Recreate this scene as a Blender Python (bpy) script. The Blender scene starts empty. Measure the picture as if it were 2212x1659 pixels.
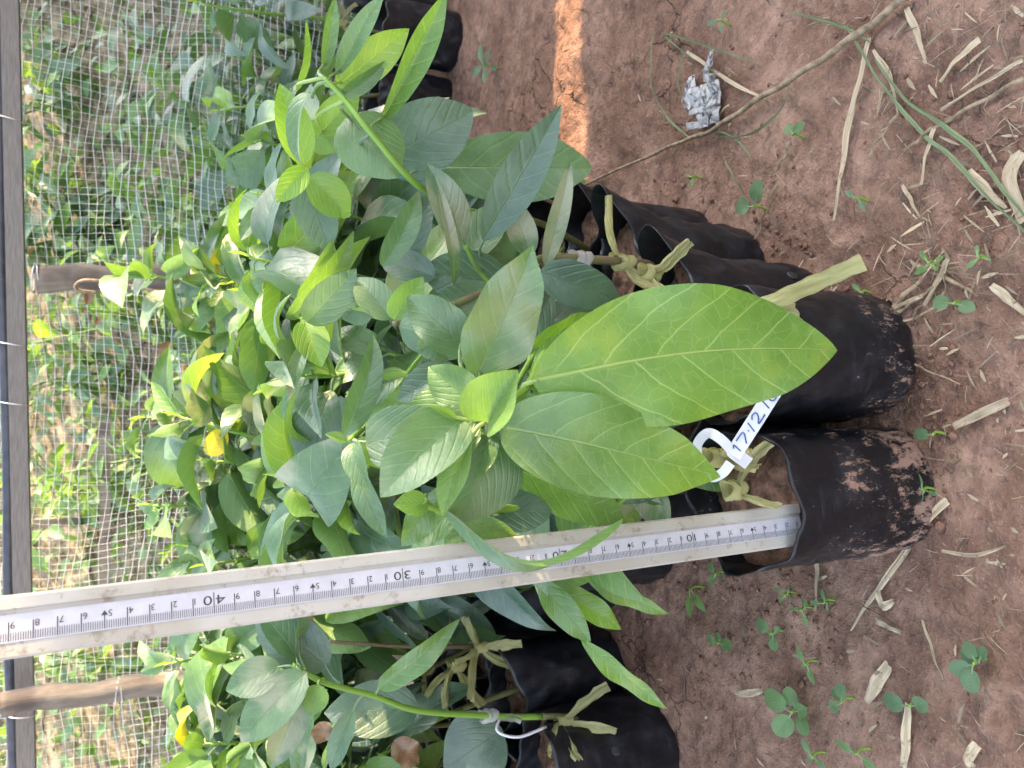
import bpy, math, random
import numpy as np
from mathutils import Vector, Matrix

# ------------------------------------------------------------------ camera, sky, sun, exposure
scn = bpy.context.scene
col = scn.collection
PITCH, CAMH, FPX = math.radians(26), 0.55, 1661.0          # FPX: focal length in pixels of the 2212 px wide view of the photo
UPV = np.array([0, math.sin(PITCH), math.cos(PITCH)])
FWD = np.array([0, math.cos(PITCH), -math.sin(PITCH)])
RGT = np.array([1.0, 0, 0])
CAM = np.array([0, 0, CAMH])
cd = bpy.data.cameras.new('camera')
cd.sensor_width = 36; cd.lens = 27.04; cd.clip_start = 0.02; cd.clip_end = 400
cd.dof.use_dof = True; cd.dof.focus_distance = 0.56; cd.dof.aperture_fstop = 15.0
cam = bpy.data.objects.new('camera', cd); col.objects.link(cam)
cam.matrix_world = Matrix(((-UPV[0], RGT[0], -FWD[0], CAM[0]), (-UPV[1], RGT[1], -FWD[1], CAM[1]),
                           (-UPV[2], RGT[2], -FWD[2], CAM[2]), (0, 0, 0, 1)))
scn.camera = cam
SUN_EL, SUN_AZ = math.radians(24), math.radians(4)           # azimuth from +X towards +Y
w = bpy.data.worlds.new('World'); scn.world = w; w.use_nodes = True
wn = w.node_tree
sky = wn.nodes.new('ShaderNodeTexSky'); sky.sky_type = 'NISHITA'; sky.sun_disc = False
sky.sun_elevation = SUN_EL; sky.sun_rotation = math.radians(90) - SUN_AZ
sky.air_density = 1.0; sky.dust_density = 3.5; sky.ozone_density = 1.0
hs = wn.nodes.new('ShaderNodeHueSaturation'); hs.inputs['Saturation'].default_value = 0.55
wn.links.new(sky.outputs[0], hs.inputs['Color'])
wn.links.new(hs.outputs[0], wn.nodes['Background'].inputs[0])
wn.nodes['Background'].inputs[1].default_value = 0.15
sd = bpy.data.lights.new('sun', 'SUN'); sd.energy = 2.7; sd.angle = math.radians(0.5); sd.color = (1.0, 0.70, 0.40)
sun = bpy.data.objects.new('sun', sd); col.objects.link(sun)
SUNV = Vector((math.cos(SUN_EL) * math.cos(SUN_AZ), math.cos(SUN_EL) * math.sin(SUN_AZ), math.sin(SUN_EL)))
sun.rotation_euler = SUNV.to_track_quat('Z', 'Y').to_euler(); sun.location = (6, 0, 4)
scn.view_settings.view_transform = 'Standard'; scn.view_settings.look = 'None'
scn.view_settings.exposure = 2.8; scn.view_settings.gamma = 1.0
scn.cycles.max_bounces = 8; scn.cycles.transmission_bounces = 6; scn.cycles.diffuse_bounces = 5

# ------------------------------------------------------------------ helpers
rnd = random.Random(7)
R = rnd.uniform
def ray(x, y): return FWD - (x - 1106) / FPX * UPV - (y - 829.5) / FPX * RGT
def at(x, y, d): return CAM + ray(x, y) * d                    # point seen at photo pixel (x, y) at depth d
def gz(x, y, z=0.0):
    r = ray(x, y); return CAM + r * ((z - CAMH) / r[2])        # ... on the level z
def atY(x, y, Y):
    r = ray(x, y); return CAM + r * (Y / r[1])                 # ... on the upright plane Y
def nrm(v): return v / max(1e-9, np.linalg.norm(v))
def A(*v): return np.array(v, float)
TOCAM = lambda p: nrm(CAM - p)
_hash = np.random.RandomState(3).rand(4096)
def vnoise(x, y, s=0):
    xi = np.floor(x).astype(int); yi = np.floor(y).astype(int); fx = x - xi; fy = y - yi
    fx = fx * fx * (3 - 2 * fx); fy = fy * fy * (3 - 2 * fy)
    h = lambda a, b: _hash[(a * 127 + b * 311 + s * 53 + (a * b) % 17) % 4096]
    return (h(xi, yi) * (1 - fx) + h(xi + 1, yi) * fx) * (1 - fy) + (h(xi, yi + 1) * (1 - fx) + h(xi + 1, yi + 1) * fx) * fy - .5
def fbm(x, y, f, o=4, s=0):
    r = 0; a = 1.0
    for k in range(o):
        r = r + a * vnoise(x * f + k * 7.3, y * f - k * 3.1, s + k); f *= 2.07; a *= .5
    return r
class MB:
    def __init__(s): s.v = []; s.f = []; s.uv = []; s.t = []; s.n = 0
    def add(s, v, f, uv=None, tint=(0, 0, 0)):
        v = np.asarray(v, float).reshape(-1, 3); k = s.n
        s.v.append(v); s.f.extend([tuple(int(i) + k for i in q) for q in f])
        s.uv.append(np.zeros((len(v), 2)) if uv is None else np.asarray(uv, float).reshape(-1, 2))
        s.t.append(np.tile(np.array(list(tint) + [1.0]), (len(v), 1))); s.n += len(v)
    def tube(s, pts, r, sides=6, uv=(0.02, .5), tint=(0, 0, 0), cap=True, flat=1.0):
        pts = [np.asarray(p, float) for p in pts]; n = len(pts)
        rr = r if hasattr(r, '__len__') else [r] * n
        V = []; ref = None
        for i, p in enumerate(pts):
            t = nrm(pts[min(i + 1, n - 1)] - pts[max(i - 1, 0)])
            if ref is None: ref = A(0, 0, 1) if abs(t[2]) < .8 else A(1, 0, 0)
            a = nrm(ref - t * np.dot(ref, t)); b = np.cross(t, a); ref = a
            for k in range(sides):
                c = 2 * math.pi * k / sides; V.append(p + rr[i] * (math.cos(c) * a + flat * math.sin(c) * b))
        F = [(i * sides + k, i * sides + (k + 1) % sides, (i + 1) * sides + (k + 1) % sides, (i + 1) * sides + k) for i in range(n - 1) for k in range(sides)]
        if cap: F += [tuple(range(sides))[::-1], tuple((n - 1) * sides + k for k in range(sides))]
        U = np.array([(i / max(1, n - 1) if uv is None else uv[0], k / sides if uv is None else uv[1]) for i in range(n) for k in range(sides)])
        s.add(V, F, U, tint)
    def box(s, c, sx, sy, sz, ax=None):
        ax = np.eye(3) if ax is None else ax
        V = [np.asarray(c) + ax[0] * sx * i / 2 + ax[1] * sy * j / 2 + ax[2] * sz * k / 2 for i in (-1, 1) for j in (-1, 1) for k in (-1, 1)]
        s.add(V, [(0, 1, 3, 2), (4, 6, 7, 5), (0, 4, 5, 1), (2, 3, 7, 6), (0, 2, 6, 4), (1, 5, 7, 3)])
    def strip(s, pts, wid, side, uvl=1.0, thick=0.0, tint=(0, 0, 0), ripple=0.0, seg=1):
        """a ribbon through pts; side: list of width directions"""
        n = len(pts); V = []; U = []
        wd = wid if hasattr(wid, '__len__') else [wid] * n
        for i in range(n):
            sv = np.asarray(side[i] if isinstance(side, list) else side, float); t = nrm(pts[min(i + 1, n - 1)] - pts[max(i - 1, 0)]); nn = nrm(np.cross(t, sv))
            for j in range(seg + 1):
                q = j / seg - .5
                V.append(pts[i] + sv * wd[i] * q + nn * ripple * (math.sin(i * .45 + j * 2.6) + .7 * math.sin(j * 4.1 - i * .2))); U.append((i / (n - 1) * uvl, j / seg))
        F = [(i * (seg + 1) + j, i * (seg + 1) + j + 1, (i + 1) * (seg + 1) + j + 1, (i + 1) * (seg + 1) + j) for i in range(n - 1) for j in range(seg)]
        s.add(V, F, U, tint)
    def build(s, name, mat, parent=None, smooth=True):
        V = np.concatenate(s.v); o = np.array(org(parent)); me = bpy.data.meshes.new(name)
        me.from_pydata((V - o).tolist(), [], s.f)
        li = np.zeros(len(me.loops), int); me.loops.foreach_get('vertex_index', li)
        uv = me.uv_layers.new(name='UVMap'); uv.data.foreach_set('uv', np.concatenate(s.uv)[li].ravel())
        a = me.attributes.new('tint', 'FLOAT_COLOR', 'POINT'); a.data.foreach_set('color', np.concatenate(s.t).ravel())
        if smooth: me.polygons.foreach_set('use_smooth', [True] * len(me.polygons))
        me.materials.append(mat); me.update()
        ob = bpy.data.objects.new(name, me); col.objects.link(ob)
        if parent: ob.parent = parent
        return ob
def org(p):
    v = Vector((0, 0, 0))
    while p is not None: v = v + Vector(p.location); p = p.parent
    return v
def recentre(ob):                                             # a thing that is one mesh gets its origin at its own base
    n = len(ob.data.vertices); c = np.zeros(n * 3); ob.data.vertices.foreach_get('co', c); c = c.reshape(-1, 3)
    o = np.array([(c[:, 0].min() + c[:, 0].max()) / 2, (c[:, 1].min() + c[:, 1].max()) / 2, c[:, 2].min()])
    ob.data.vertices.foreach_set('co', (c - o).ravel()); ob.location = o; ob.data.update(); return ob
def tag(o, label, cat, group=None, kind=None):
    if label: o['label'] = label
    if cat: o['category'] = cat
    if group: o['group'] = group
    if kind: o['kind'] = kind
    return o
def thing(name, loc, label, cat, group=None):
    o = bpy.data.objects.new(name, None); col.objects.link(o); o.location = tuple(loc); o.empty_display_size = .02
    return tag(o, label, cat, group)
def spline(pts, n=12):
    P = [np.asarray(p, float) for p in pts]; P = [2 * P[0] - P[1]] + P + [2 * P[-1] - P[-2]]; out = []
    for i in range(1, len(P) - 2):
        for k in range(n):
            t = k / n; a, b, c, d = P[i - 1], P[i], P[i + 1], P[i + 2]
            out.append(.5 * ((2 * b) + (c - a) * t + (2 * a - 5 * b + 4 * c - d) * t * t + (3 * b - a - 3 * c + d) * t ** 3))
    out.append(P[-2]); return out

# ------------------------------------------------------------------ materials
class NT:
    def __init__(s, name):
        s.m = bpy.data.materials.new(name); s.m.use_nodes = True; s.t = s.m.node_tree; s.b = s.t.nodes['Principled BSDF']; s.out = s.t.nodes['Material Output']
    def put(s, sock, v):
        if isinstance(v, bpy.types.NodeSocket): s.t.links.new(v, sock)
        elif v is not None:
            if hasattr(sock.default_value, '__len__') and not hasattr(v, '__len__'): v = (v,) * len(sock.default_value)
            if hasattr(v, '__len__') and len(v) == 3 and len(sock.default_value) == 4: v = tuple(v) + (1,)
            sock.default_value = v
    def n(s, typ, ins=(), out=0, **attr):
        x = s.t.nodes.new('ShaderNode' + typ)
        for k, v in attr.items(): setattr(x, k, v)
        if isinstance(ins, dict):
            for k, v in ins.items(): s.put(x.inputs[k], v)
        else:
            for k, v in enumerate(ins): s.put(x.inputs[k], v)
        return x.outputs[out]
    def m_(s, op, a, b=None, c=None, clamp=False): return s.n('Math', [a, b, c], operation=op, use_clamp=clamp)
    def add(s, a, b): return s.m_('ADD', a, b)
    def sub(s, a, b): return s.m_('SUBTRACT', a, b)
    def mul(s, a, b): return s.m_('MULTIPLY', a, b)
    def mix(s, f, a, b, mode='MIX'):
        x = s.t.nodes.new('ShaderNodeMix'); x.data_type = 'RGBA'; x.blend_type = mode; x.clamp_factor = True
        s.put(x.inputs[0], f); s.put(x.inputs[6], a); s.put(x.inputs[7], b); return x.outputs[2]
    def step(s, v, lo, hi, a=0.0, b=1.0): return s.n('MapRange', [v, lo, hi, a, b], interpolation_type='SMOOTHSTEP')
    def noise(s, vec, scale, det=4, rough=.55, out=0): return s.n('TexNoise', {'Vector': vec, 'Scale': scale, 'Detail': det, 'Roughness': rough}, out)
    def obj(s): return s.n('TexCoord', out=3)
    def pos(s): return s.n('NewGeometry', out=0)
    def uv(s): return s.n('UVMap', uv_map='UVMap')
    def bump(s, h, strength, dist=.001): return s.n('Bump', {'Height': h, 'Strength': strength, 'Distance': dist})
    def set(s, **k):
        for a, v in k.items(): s.put(s.b.inputs[a.replace('_', ' ')], v)
        return s

def leaf_material(name='leaf', blur=False):
    g = NT(name)
    sep = g.n('SeparateXYZ', [g.uv()]); t = sep; tn = t.node
    u, vv = tn.outputs[0], tn.outputs[1]
    sv = g.sub(vv, .5); lat = g.m_('ABSOLUTE', sv); side = g.m_('GREATER_THAN', sv, 0.0)
    tint = g.n('Attribute', attribute_name='tint', out=0); tc = g.n('SeparateColor', [tint]).node
    age, dry, stain = tc.outputs[0], tc.outputs[1], tc.outputs[2]
    P = g.pos()
    n1 = g.noise(P, 38, 3); n2 = g.noise(P, 160, 3)
    # midrib, side veins, net veins
    mid = g.m_('MULTIPLY', g.sub(1.0, g.step(g.m_('DIVIDE', lat, g.sub(1.15, u)), .0012, .0085)), 1.0)
    ph = g.mul(g.sub(g.sub(u, g.mul(lat, .85)), g.mul(g.mul(lat, lat), 2.6)), 6.3)
    ph = g.add(g.add(ph, g.mul(side, .45)), g.mul(n1, .35))
    fr = g.m_('ABSOLUTE', g.sub(g.m_('FRACT', ph), .5))
    sec = g.mul(g.sub(1.0, g.step(fr, .006, .036)), g.step(u, .03, .12))
    cv = g.n('CombineXYZ', [u, sv, 0.0])
    vo = g.n('TexVoronoi', {'Vector': cv, 'Scale': 21.0}, feature='DISTANCE_TO_EDGE')
    ter = g.sub(1.0, g.step(vo, .0, .05))
    vein = g.m_('MAXIMUM', g.m_('MAXIMUM', mid, g.mul(sec, .85)), g.mul(ter, .26))
    back = g.n('NewGeometry', out=6)
    mat_top = g.mix(g.step(n1, .3, .7), (.029, .072, .057), (.064, .124, .095))
    yng = g.mix(g.step(n1, .35, .65), (.11, .25, .026), (.155, .31, .04))
    top = g.mix(age, mat_top, yng)
    bot = g.mix(age, (.07, .16, .055), (.15, .28, .035))
    base = g.mix(back, top, bot)
    ych = g.mul(g.step(g.noise(P, 26, 2), .52, .72), g.step(age, .45, .95))
    base = g.mix(g.mul(ych, .28), base, (.36, .42, .03))
    base = g.mix(g.mul(vein, g.mix(age, (.45,) * 3, (.62,) * 3)), base, g.mix(age, (.14, .25, .11), (.46, .58, .20)))
    base = g.mix(g.step(stain, 1.05, 1.3), base, (.62, .50, .015))          # stain 2 = a yellowed leaf
    sm = g.mul(g.m_('MINIMUM', stain, 1.0), g.step(g.add(g.noise(P, 17, 2), g.mul(n2, .08)), .54, .66))
    base = g.mix(g.mul(sm, .6), base, (.46, .42, .31))                                # tan scars, and warm light painted in as cream patches
    base = g.mix(g.step(dry, .3, .7), base, g.mix(n2, (.16, .085, .04), (.33, .20, .12)))
    spots = g.mul(g.step(g.noise(P, 420, 1), .72, .76), .45)
    base = g.mix(spots, base, (.09, .08, .03))
    h = g.add(g.mul(g.m_('MAXIMUM', g.mul(g.sub(1.0, g.step(fr, .0, .22)), .25), mid), -.5), g.add(g.mul(ter, -.05), g.mul(n2, .25)))
    bp = g.bump(h, .8, .0016)
    rough = g.add(g.mix(age, (.24,) * 3, (.32,) * 3), g.mul(n2, .22))
    rough = g.mix(back, rough, (.62,) * 3)
    g.set(Base_Color=base, Roughness=rough, Normal=bp); g.b.inputs['Specular IOR Level'].default_value = .9; g.b.inputs['Sheen Weight'].default_value = .26; g.b.inputs['Sheen Roughness'].default_value = .35; g.b.inputs['Sheen Tint'].default_value = (.85, .95, 1, 1)
    tr = g.n('BsdfTranslucent', {'Color': g.mix(.62, g.mix(g.step(dry, .3, .7), g.mix(age, (.19, .42, .02), (.46, .72, .03)), (.25, .13, .05)), g.mix(1.0, base, (2.2, 2.0, 1.2), 'MULTIPLY')), 'Normal': bp})
    ms = g.t.nodes.new('ShaderNodeMixShader')
    g.put(ms.inputs[0], g.mix(age, (.13,) * 3, (.36,) * 3)); g.t.links.new(g.b.outputs[0], ms.inputs[1]); g.t.links.new(tr, ms.inputs[2])
    g.t.links.new(ms.outputs[0], g.out.inputs[0]); return g.m

def simple(name, c1, c2, scale, rough=.6, bump=.4, dist=.001, det=5, spec=.5, metal=0.0, stretch=None, trans=0.0):
    g = NT(name); v = g.pos() if stretch is None else g.n('Mapping', {'Vector': g.obj(), 'Scale': stretch})
    n = g.noise(v, scale, det, .6); g.set(Base_Color=g.mix(g.step(n, .3, .7), c1, c2), Roughness=rough, Normal=g.bump(n, bump, dist), Metallic=metal)
    g.b.inputs['Specular IOR Level'].default_value = spec
    if trans:
        tr = g.n('BsdfTranslucent', {'Color': g.mix(n, c1, c2)}); ms = g.t.nodes.new('ShaderNodeMixShader'); g.put(ms.inputs[0], trans)
        g.t.links.new(g.b.outputs[0], ms.inputs[1]); g.t.links.new(tr, ms.inputs[2]); g.t.links.new(ms.outputs[0], g.out.inputs[0])
    return g.m

def ground_material():
    g = NT('red_soil'); P = g.pos()
    a = g.noise(P, 3.2, 4); b = g.noise(P, 14, 6, .62); c = g.noise(P, 70, 6, .7); d = g.noise(P, 320, 4, .7)
    base = g.mix(g.step(b, .32, .68), (.228, .130, .089), (.458, .287, .208))
    base = g.mix(g.mul(g.step(a, .42, .7), .55), base, (.37, .195, .13))
    base = g.mix(g.mul(g.step(c, .36, .58, 1, 0), .58), base, (.145, .085, .068))
    base = g.mix(g.mul(g.step(d, .54, .70), .55), base, (.50, .345, .285))
    sp = g.n('SeparateXYZ', [P]).node
    far = g.step(g.add(sp.outputs[1], g.mul(a, .5)), 1.75, 2.2)
    lit = g.mix(g.step(g.noise(P, 22, 5, .7), .35, .65), (.13, .105, .06), (.42, .35, .25))
    base = g.mix(far, base, lit)
    vo = g.n('TexVoronoi', {'Vector': g.n('VectorMath', [P, g.n('VectorMath', [g.noise(P, 25, 3, out=1), (.06,) * 3], operation='MULTIPLY')], operation='ADD'), 'Scale': 16.0}, feature='DISTANCE_TO_EDGE')
    crack = g.mul(g.sub(1.0, g.step(vo, .0, .03)), g.step(a, .50, .62))
    base = g.mix(g.mul(crack, .6), base, (.05, .026, .02))
    h = g.add(g.add(g.mul(b, .9), g.mul(c, 1.1)), g.add(g.mul(d, .30), g.mul(crack, -.45)))
    g.set(Base_Color=base, Roughness=.92, Normal=g.bump(g.mul(h, g.step(a, .36, .62, .65, 1.4)), 1.0, .011)); g.b.inputs['Specular IOR Level'].default_value = .2
    return g.m
def bag_material():
    g = NT('black_polythene'); O = g.obj(); P = g.pos()
    st = g.n('Mapping', {'Vector': O, 'Scale': (60, 60, 9)})
    w1 = g.noise(st, 1.0, 4, .6); w2 = g.noise(P, 30, 4); fib = g.noise(g.n('Mapping', {'Vector': P, 'Scale': (1, 1, .45)}), 170, 6, .85)
    z = g.n('SeparateXYZ', [O]).node.outputs[2]
    info = g.n('ObjectInfo', out=5); dirty = g.n('Attribute', attribute_name='tint', out=0); dk = g.n('SeparateColor', [dirty]).node.outputs[0]
    thr = g.add(.625, g.mul(dk, -.155)); thr = g.add(thr, g.mul(g.step(z, .0, .13), .10))
    dirt = g.step(g.add(g.mul(fib, .62), g.mul(w2, .38)), thr, g.add(thr, .035))
    stk = g.noise(g.n('Mapping', {'Vector': P, 'Rotation': (.5, .3, .8), 'Scale': (26, 26, 140)}), 1.0, 5, .75); dust = g.mul(g.m_('MAXIMUM', g.step(w2, .45, .75), g.step(stk, .54, .70)), .38)
    base = g.mix(dust, (.006, .007, .010), (.050, .055, .068))
    base = g.mix(dirt, base, g.mix(fib, (.16, .09, .065), (.34, .22, .17)))
    crumple = g.n('TexVoronoi', {'Vector': g.n('Mapping', {'Vector': P, 'Scale': (1, 1, .6)}), 'Scale': 42.0}, feature='SMOOTH_F1')
    h = g.add(g.add(g.mul(w1, .35), g.mul(g.m_('POWER', crumple, .6), .9)), g.mul(dirt, .25))
    g.set(Base_Color=base, Roughness=g.mix(dirt, g.add(.24, g.mul(w2, .25)), (.9,) * 3), Normal=g.bump(h, .8, .006))
    g.b.inputs['Specular IOR Level'].default_value = .42
    return g.m
def bark_material(name, c1, c2, c3):
    g = NT(name); O = g.obj(); v = g.n('Mapping', {'Vector': O, 'Scale': (45, 45, 7)})
    n = g.noise(v, 1.4, 6, .65); n2 = g.noise(O, 12, 3)
    g.set(Base_Color=g.mix(g.step(n2, .5, .7), g.mix(g.step(n, .3, .7), c1, c2), c3), Roughness=.8, Normal=g.bump(n, .7, .004)); return g.m
def stem_material():
    g = NT('stem'); P = g.pos(); sp = g.n('SeparateColor', [g.n('Attribute', attribute_name='tint', out=0)]).node
    n = g.noise(P, 130, 4); w = g.step(g.add(sp.outputs[1], g.mul(g.noise(P, 50, 3), .3)), .45, .85)
    grn = g.mix(sp.outputs[0], (.085, .17, .03), (.22, .40, .05)); brn = g.mix(n, (.07, .05, .03), (.20, .15, .09))
    g.set(Base_Color=g.mix(w, grn, brn), Roughness=.5, Normal=g.bump(n, .3, .001)); return g.m
def tape_material(name, c1, c2, alpha, rough=.25, clear=0.0):
    g = NT(name); sp = g.n('SeparateXYZ', [g.uv()]).node
    v = g.n('CombineXYZ', [g.mul(sp.outputs[0], 1.6), g.mul(sp.outputs[1], 16.0), 0.0]); n = g.noise(v, 2.4, 5, .8); m = g.noise(g.pos(), 90, 3)
    c = g.mix(g.step(n, .3, .7), c1, c2)
    g.set(Base_Color=c, Roughness=rough, Normal=g.bump(g.add(n, m), .8, .0018)); g.b.inputs['Specular IOR Level'].default_value = .6
    tr = g.n('BsdfTranslucent', {'Color': c}); ms = g.t.nodes.new('ShaderNodeMixShader'); g.put(ms.inputs[0], .4)
    g.t.links.new(g.b.outputs[0], ms.inputs[1]); g.t.links.new(tr, ms.inputs[2])
    if clear:
        m2 = g.t.nodes.new('ShaderNodeMixShader'); g.put(m2.inputs[0], clear); g.t.links.new(ms.outputs[0], m2.inputs[1]); g.t.links.new(g.n('BsdfTransparent', {}), m2.inputs[2]); ms = m2
    g.t.links.new(ms.outputs[0], g.out.inputs[0]); return g.m
def straw_material():
    g = NT('dry_straw'); sp = g.n('SeparateXYZ', [g.uv()]).node; tc = g.n('SeparateColor', [g.n('Attribute', attribute_name='tint', out=0)]).node
    v = g.n('CombineXYZ', [g.mul(sp.outputs[0], 2.0), g.mul(sp.outputs[1], 14.0), 0.0]); n = g.noise(v, 1.5, 5, .6); m = g.noise(g.pos(), 120, 4, .7)
    c = g.mix(g.step(n, .3, .7), (.42, .31, .18), (.66, .56, .40)); c = g.mix(tc.outputs[0], c, (.10, .075, .05))
    c = g.mix(g.step(m, .58, .7), c, (.14, .10, .07)); c = g.mix(tc.outputs[1], c, (.09, .19, .07))
    g.set(Base_Color=c, Roughness=.7, Normal=g.bump(n, .6, .0012)); return g.m
def plastic_material():
    g = NT('dirty_white_plastic'); P = g.pos(); n = g.noise(P, 60, 5, .65); n2 = g.noise(P, 300, 3, .7); n3 = g.noise(P, 18, 4)
    c = g.mix(g.step(n3, .35, .7), (.37, .345, .295), (.45, .435, .395))
    c = g.mix(g.mul(g.step(g.add(g.mul(n, .6), g.mul(n2, .4)), .53, .66), .75), c, (.19, .145, .105))
    g.set(Base_Color=c, Roughness=g.add(.32, g.mul(n, .25)), Normal=g.bump(n2, .12, .0006)); return g.m

M = {'leaf': leaf_material(), 'soil': ground_material(), 'bag': bag_material(), 'stem': stem_material(), 'straw': straw_material(), 'plastic': plastic_material(),
     'potsoil': simple('potting_soil', (.075, .042, .030), (.27, .155, .11), 90, .95, 1.0, .006, 7, .2),
     'tape': tape_material('yellow_raffia', (.50, .49, .15), (.90, .89, .52), .8, .16, .12), 'film': tape_material('clear_film', (.60, .60, .60), (.92, .92, .92), .5, .15, .3),
     'paper': simple('white_label', (.56, .56, .60), (.64, .64, .68), 40, .45, .1), 'strip': simple('measuring_tape', (.46, .46, .51), (.52, .52, .57), 120, .4, .1),
     'ink': simple('black_ink', (.02, .02, .023), (.05, .05, .05), 200, .5, .05), 'pen': simple('blue_ink', (.02, .05, .26), (.04, .09, .36), 120, .5, .05),
     'post': bark_material('grey_bamboo', (.13, .105, .085), (.24, .20, .16), (.09, .07, .06)), 'rail': simple('weathered_steel', (.12, .105, .095), (.21, .19, .175), 30, .55, .3, metal=.15, stretch=(1, 22, 22)),
     'pipe': simple('dark_pipe', (.022, .026, .038), (.045, .05, .065), 40, .35, .15), 'wire': simple('galvanised_wire', (.45, .46, .48), (.6, .6, .62), 80, .35, .1, metal=.6),
     'net': simple('white_net', (.62, .62, .60), (.78, .78, .76), 60, .5, .1), 'wood': bark_material('old_board', (.16, .13, .10), (.28, .23, .18), (.10, .08, .07)),
     'twig': simple('dry_twig', (.13, .09, .055), (.34, .26, .17), 120, .75, .5, .001), 'litter': simple('leaf_litter', (.20, .14, .10), (.52, .42, .33), 35, .8, .4),
     'clod': simple('soil_clod', (.13, .068, .048), (.27, .15, .11), 120, .95, 1.0, .004, 6, .2)}

# ------------------------------------------------------------------ setting: ground with the bank behind the net
def gh(x, y):
    h = .012 * fbm(x, y, 5, 3, 1) + .007 * fbm(x, y, 22, 3, 5)
    r = np.clip((y - 1.75) / 3.4, 0, 1); h = h + 1.9 * r * r * (3 - 2 * r) + .05 * r * fbm(x, y, 4, 3, 9)
    return h
def ground():
    g1 = lambda a, b, n: np.linspace(a, b, n)
    xs = np.concatenate([[-160, -60, -20, -9, -5], g1(-3.5, -1.15, 40), g1(-1.1, 1.1, 560), g1(1.15, 3.5, 40), [5, 9, 20, 60, 160]])
    ys = np.concatenate([[-160, -60, -20, -8, -3, -1.2, -.4, 0], g1(.15, 1.5, 480), g1(1.52, 4.8, 150), [6, 9, 14, 25, 60, 160]])
    X, Y = np.meshgrid(xs, ys); Z = gh(X, Y)
    near = (np.abs(X) < 1.3) & (Y < 1.7) & (Y > .1)
    cr = fbm(X, Y, 60, 3, 21); big = np.clip(fbm(X, Y, 9, 3, 31), -.4, .6)
    Z = np.where(near, Z + .0042 * cr * (.25 + 2.2 * np.clip(big + .1, 0, 1)) + .0022 * fbm(X, Y, 170, 2, 41), Z)
    nx, ny = len(xs), len(ys); V = np.stack([X, Y, Z], -1).reshape(-1, 3)
    i = np.arange(nx * ny).reshape(ny, nx); F = np.stack([i[:-1, :-1], i[:-1, 1:], i[1:, 1:], i[1:, :-1]], -1).reshape(-1, 4)
    me = bpy.data.meshes.new('ground'); me.vertices.add(len(V)); me.vertices.foreach_set('co', V.ravel())
    me.loops.add(F.size); me.loops.foreach_set('vertex_index', F.ravel()); me.polygons.add(len(F))
    me.polygons.foreach_set('loop_start', np.arange(0, F.size, 4)); me.polygons.foreach_set('use_smooth', [True] * len(F))
    me.update(calc_edges=True); me.validate(); me.materials.append(M['soil'])
    o = bpy.data.objects.new('ground', me); col.objects.link(o); o['kind'] = 'structure'
ground()
def hz(x, y): return float(gh(np.array([x]), np.array([y]))[0])
# ------------------------------------------------------------------ net fence behind the bed
def rail_pt(y, Y=1.6, off=0): return atY(22 + y * .0217 + off, y, Y)
def make_rail():
    a, b = rail_pt(-500), rail_pt(2160)
    t = thing('fence_rail', a, 'grey weathered square rail tied along the top of the white net', 'rail')
    d = nrm(b - a); up = nrm(A(0, 0, 1) - d * d[2]); mb = MB(); L = np.linalg.norm(b - a); mb.box((a + b) / 2, L, .027, .027, np.array([d, np.cross(up, d), up])); o = mb.build('square_tube', M['rail'], t, False)
    for y in (262, 745, 872, 1540):
        m = MB(); c = rail_pt(y); pts = [c + (.021 * math.cos(q)) * A(0, 1, 0) * 1.0 + .024 * math.sin(q) * A(0, 0, 1) + A(.004 * math.sin(q * 1.0), 0, 0.006) for q in np.linspace(0, 6.5, 14)]
        m.tube(pts + [pts[-1] + A(.012, -.012, .012)], .0011, 5); m.build('wire_tie', M['wire'], o)
    pa, pb = rail_pt(-500, 1.6, -27), rail_pt(2160, 1.6, -27)
    m = MB(); m.tube([pa + (pb - pa) * k / 20 + A(0, 0, .002 * math.sin(k)) for k in range(21)], .0105, 12); p = m.build('dark_pipe', M['pipe'])
    tag(recentre(p), 'thin dark blue pipe lying along the grey rail above the net', 'pipe')
make_rail()
def make_post(pa, pb, r, label, vine):
    d = (pb - pa) / (pb[2] - pa[2]); foot = pa - d * pa[2]; foot[2] = 0; top = pb
    t = thing('bamboo_post', foot, label, 'post')
    n = 40; pts = [foot + A(0, 0, -.02) + (top - foot) * (k / n) + A(.0025 * math.sin(k * .9), .002 * math.cos(k * .7), 0) for k in range(n + 1)]
    m = MB(); m.tube(pts, [r * (1 + .05 * math.sin(k * 1.3) + (.09 if k % 9 == 0 else 0)) for k in range(n + 1)], 14); cane = m.build('cane', M['post'], t)
    for f in (.74, .97):
        c = foot + (top - foot) * f; m = MB(); m.tube([c + A((r + .002) * math.cos(q), (r + .002) * math.sin(q), .006 * math.sin(q * .5)) for q in np.linspace(0, 12.6, 30)], .0013, 5); m.build('wire_tie', M['wire'], cane)
    if vine:
        m = MB(); m.tube(spline([atY(210, 632, 1.56), atY(165, 625, 1.555), atY(180, 606, 1.55), atY(250, 612, 1.55), atY(370, 636, 1.545)], 8), .003, 5); m.build('dry_vine', M['twig'], t)
make_post(atY(680, 598, 1.595), atY(48, 601, 1.595), .024, 'grey bamboo post tied below the rail with a dry vine hanging from it', True)
make_post(atY(760, 1428, 1.53), atY(-40, 1526, 1.53), .0205, 'grey bamboo post crossing in front of the rail, left of the upright measuring stick', False)
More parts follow.
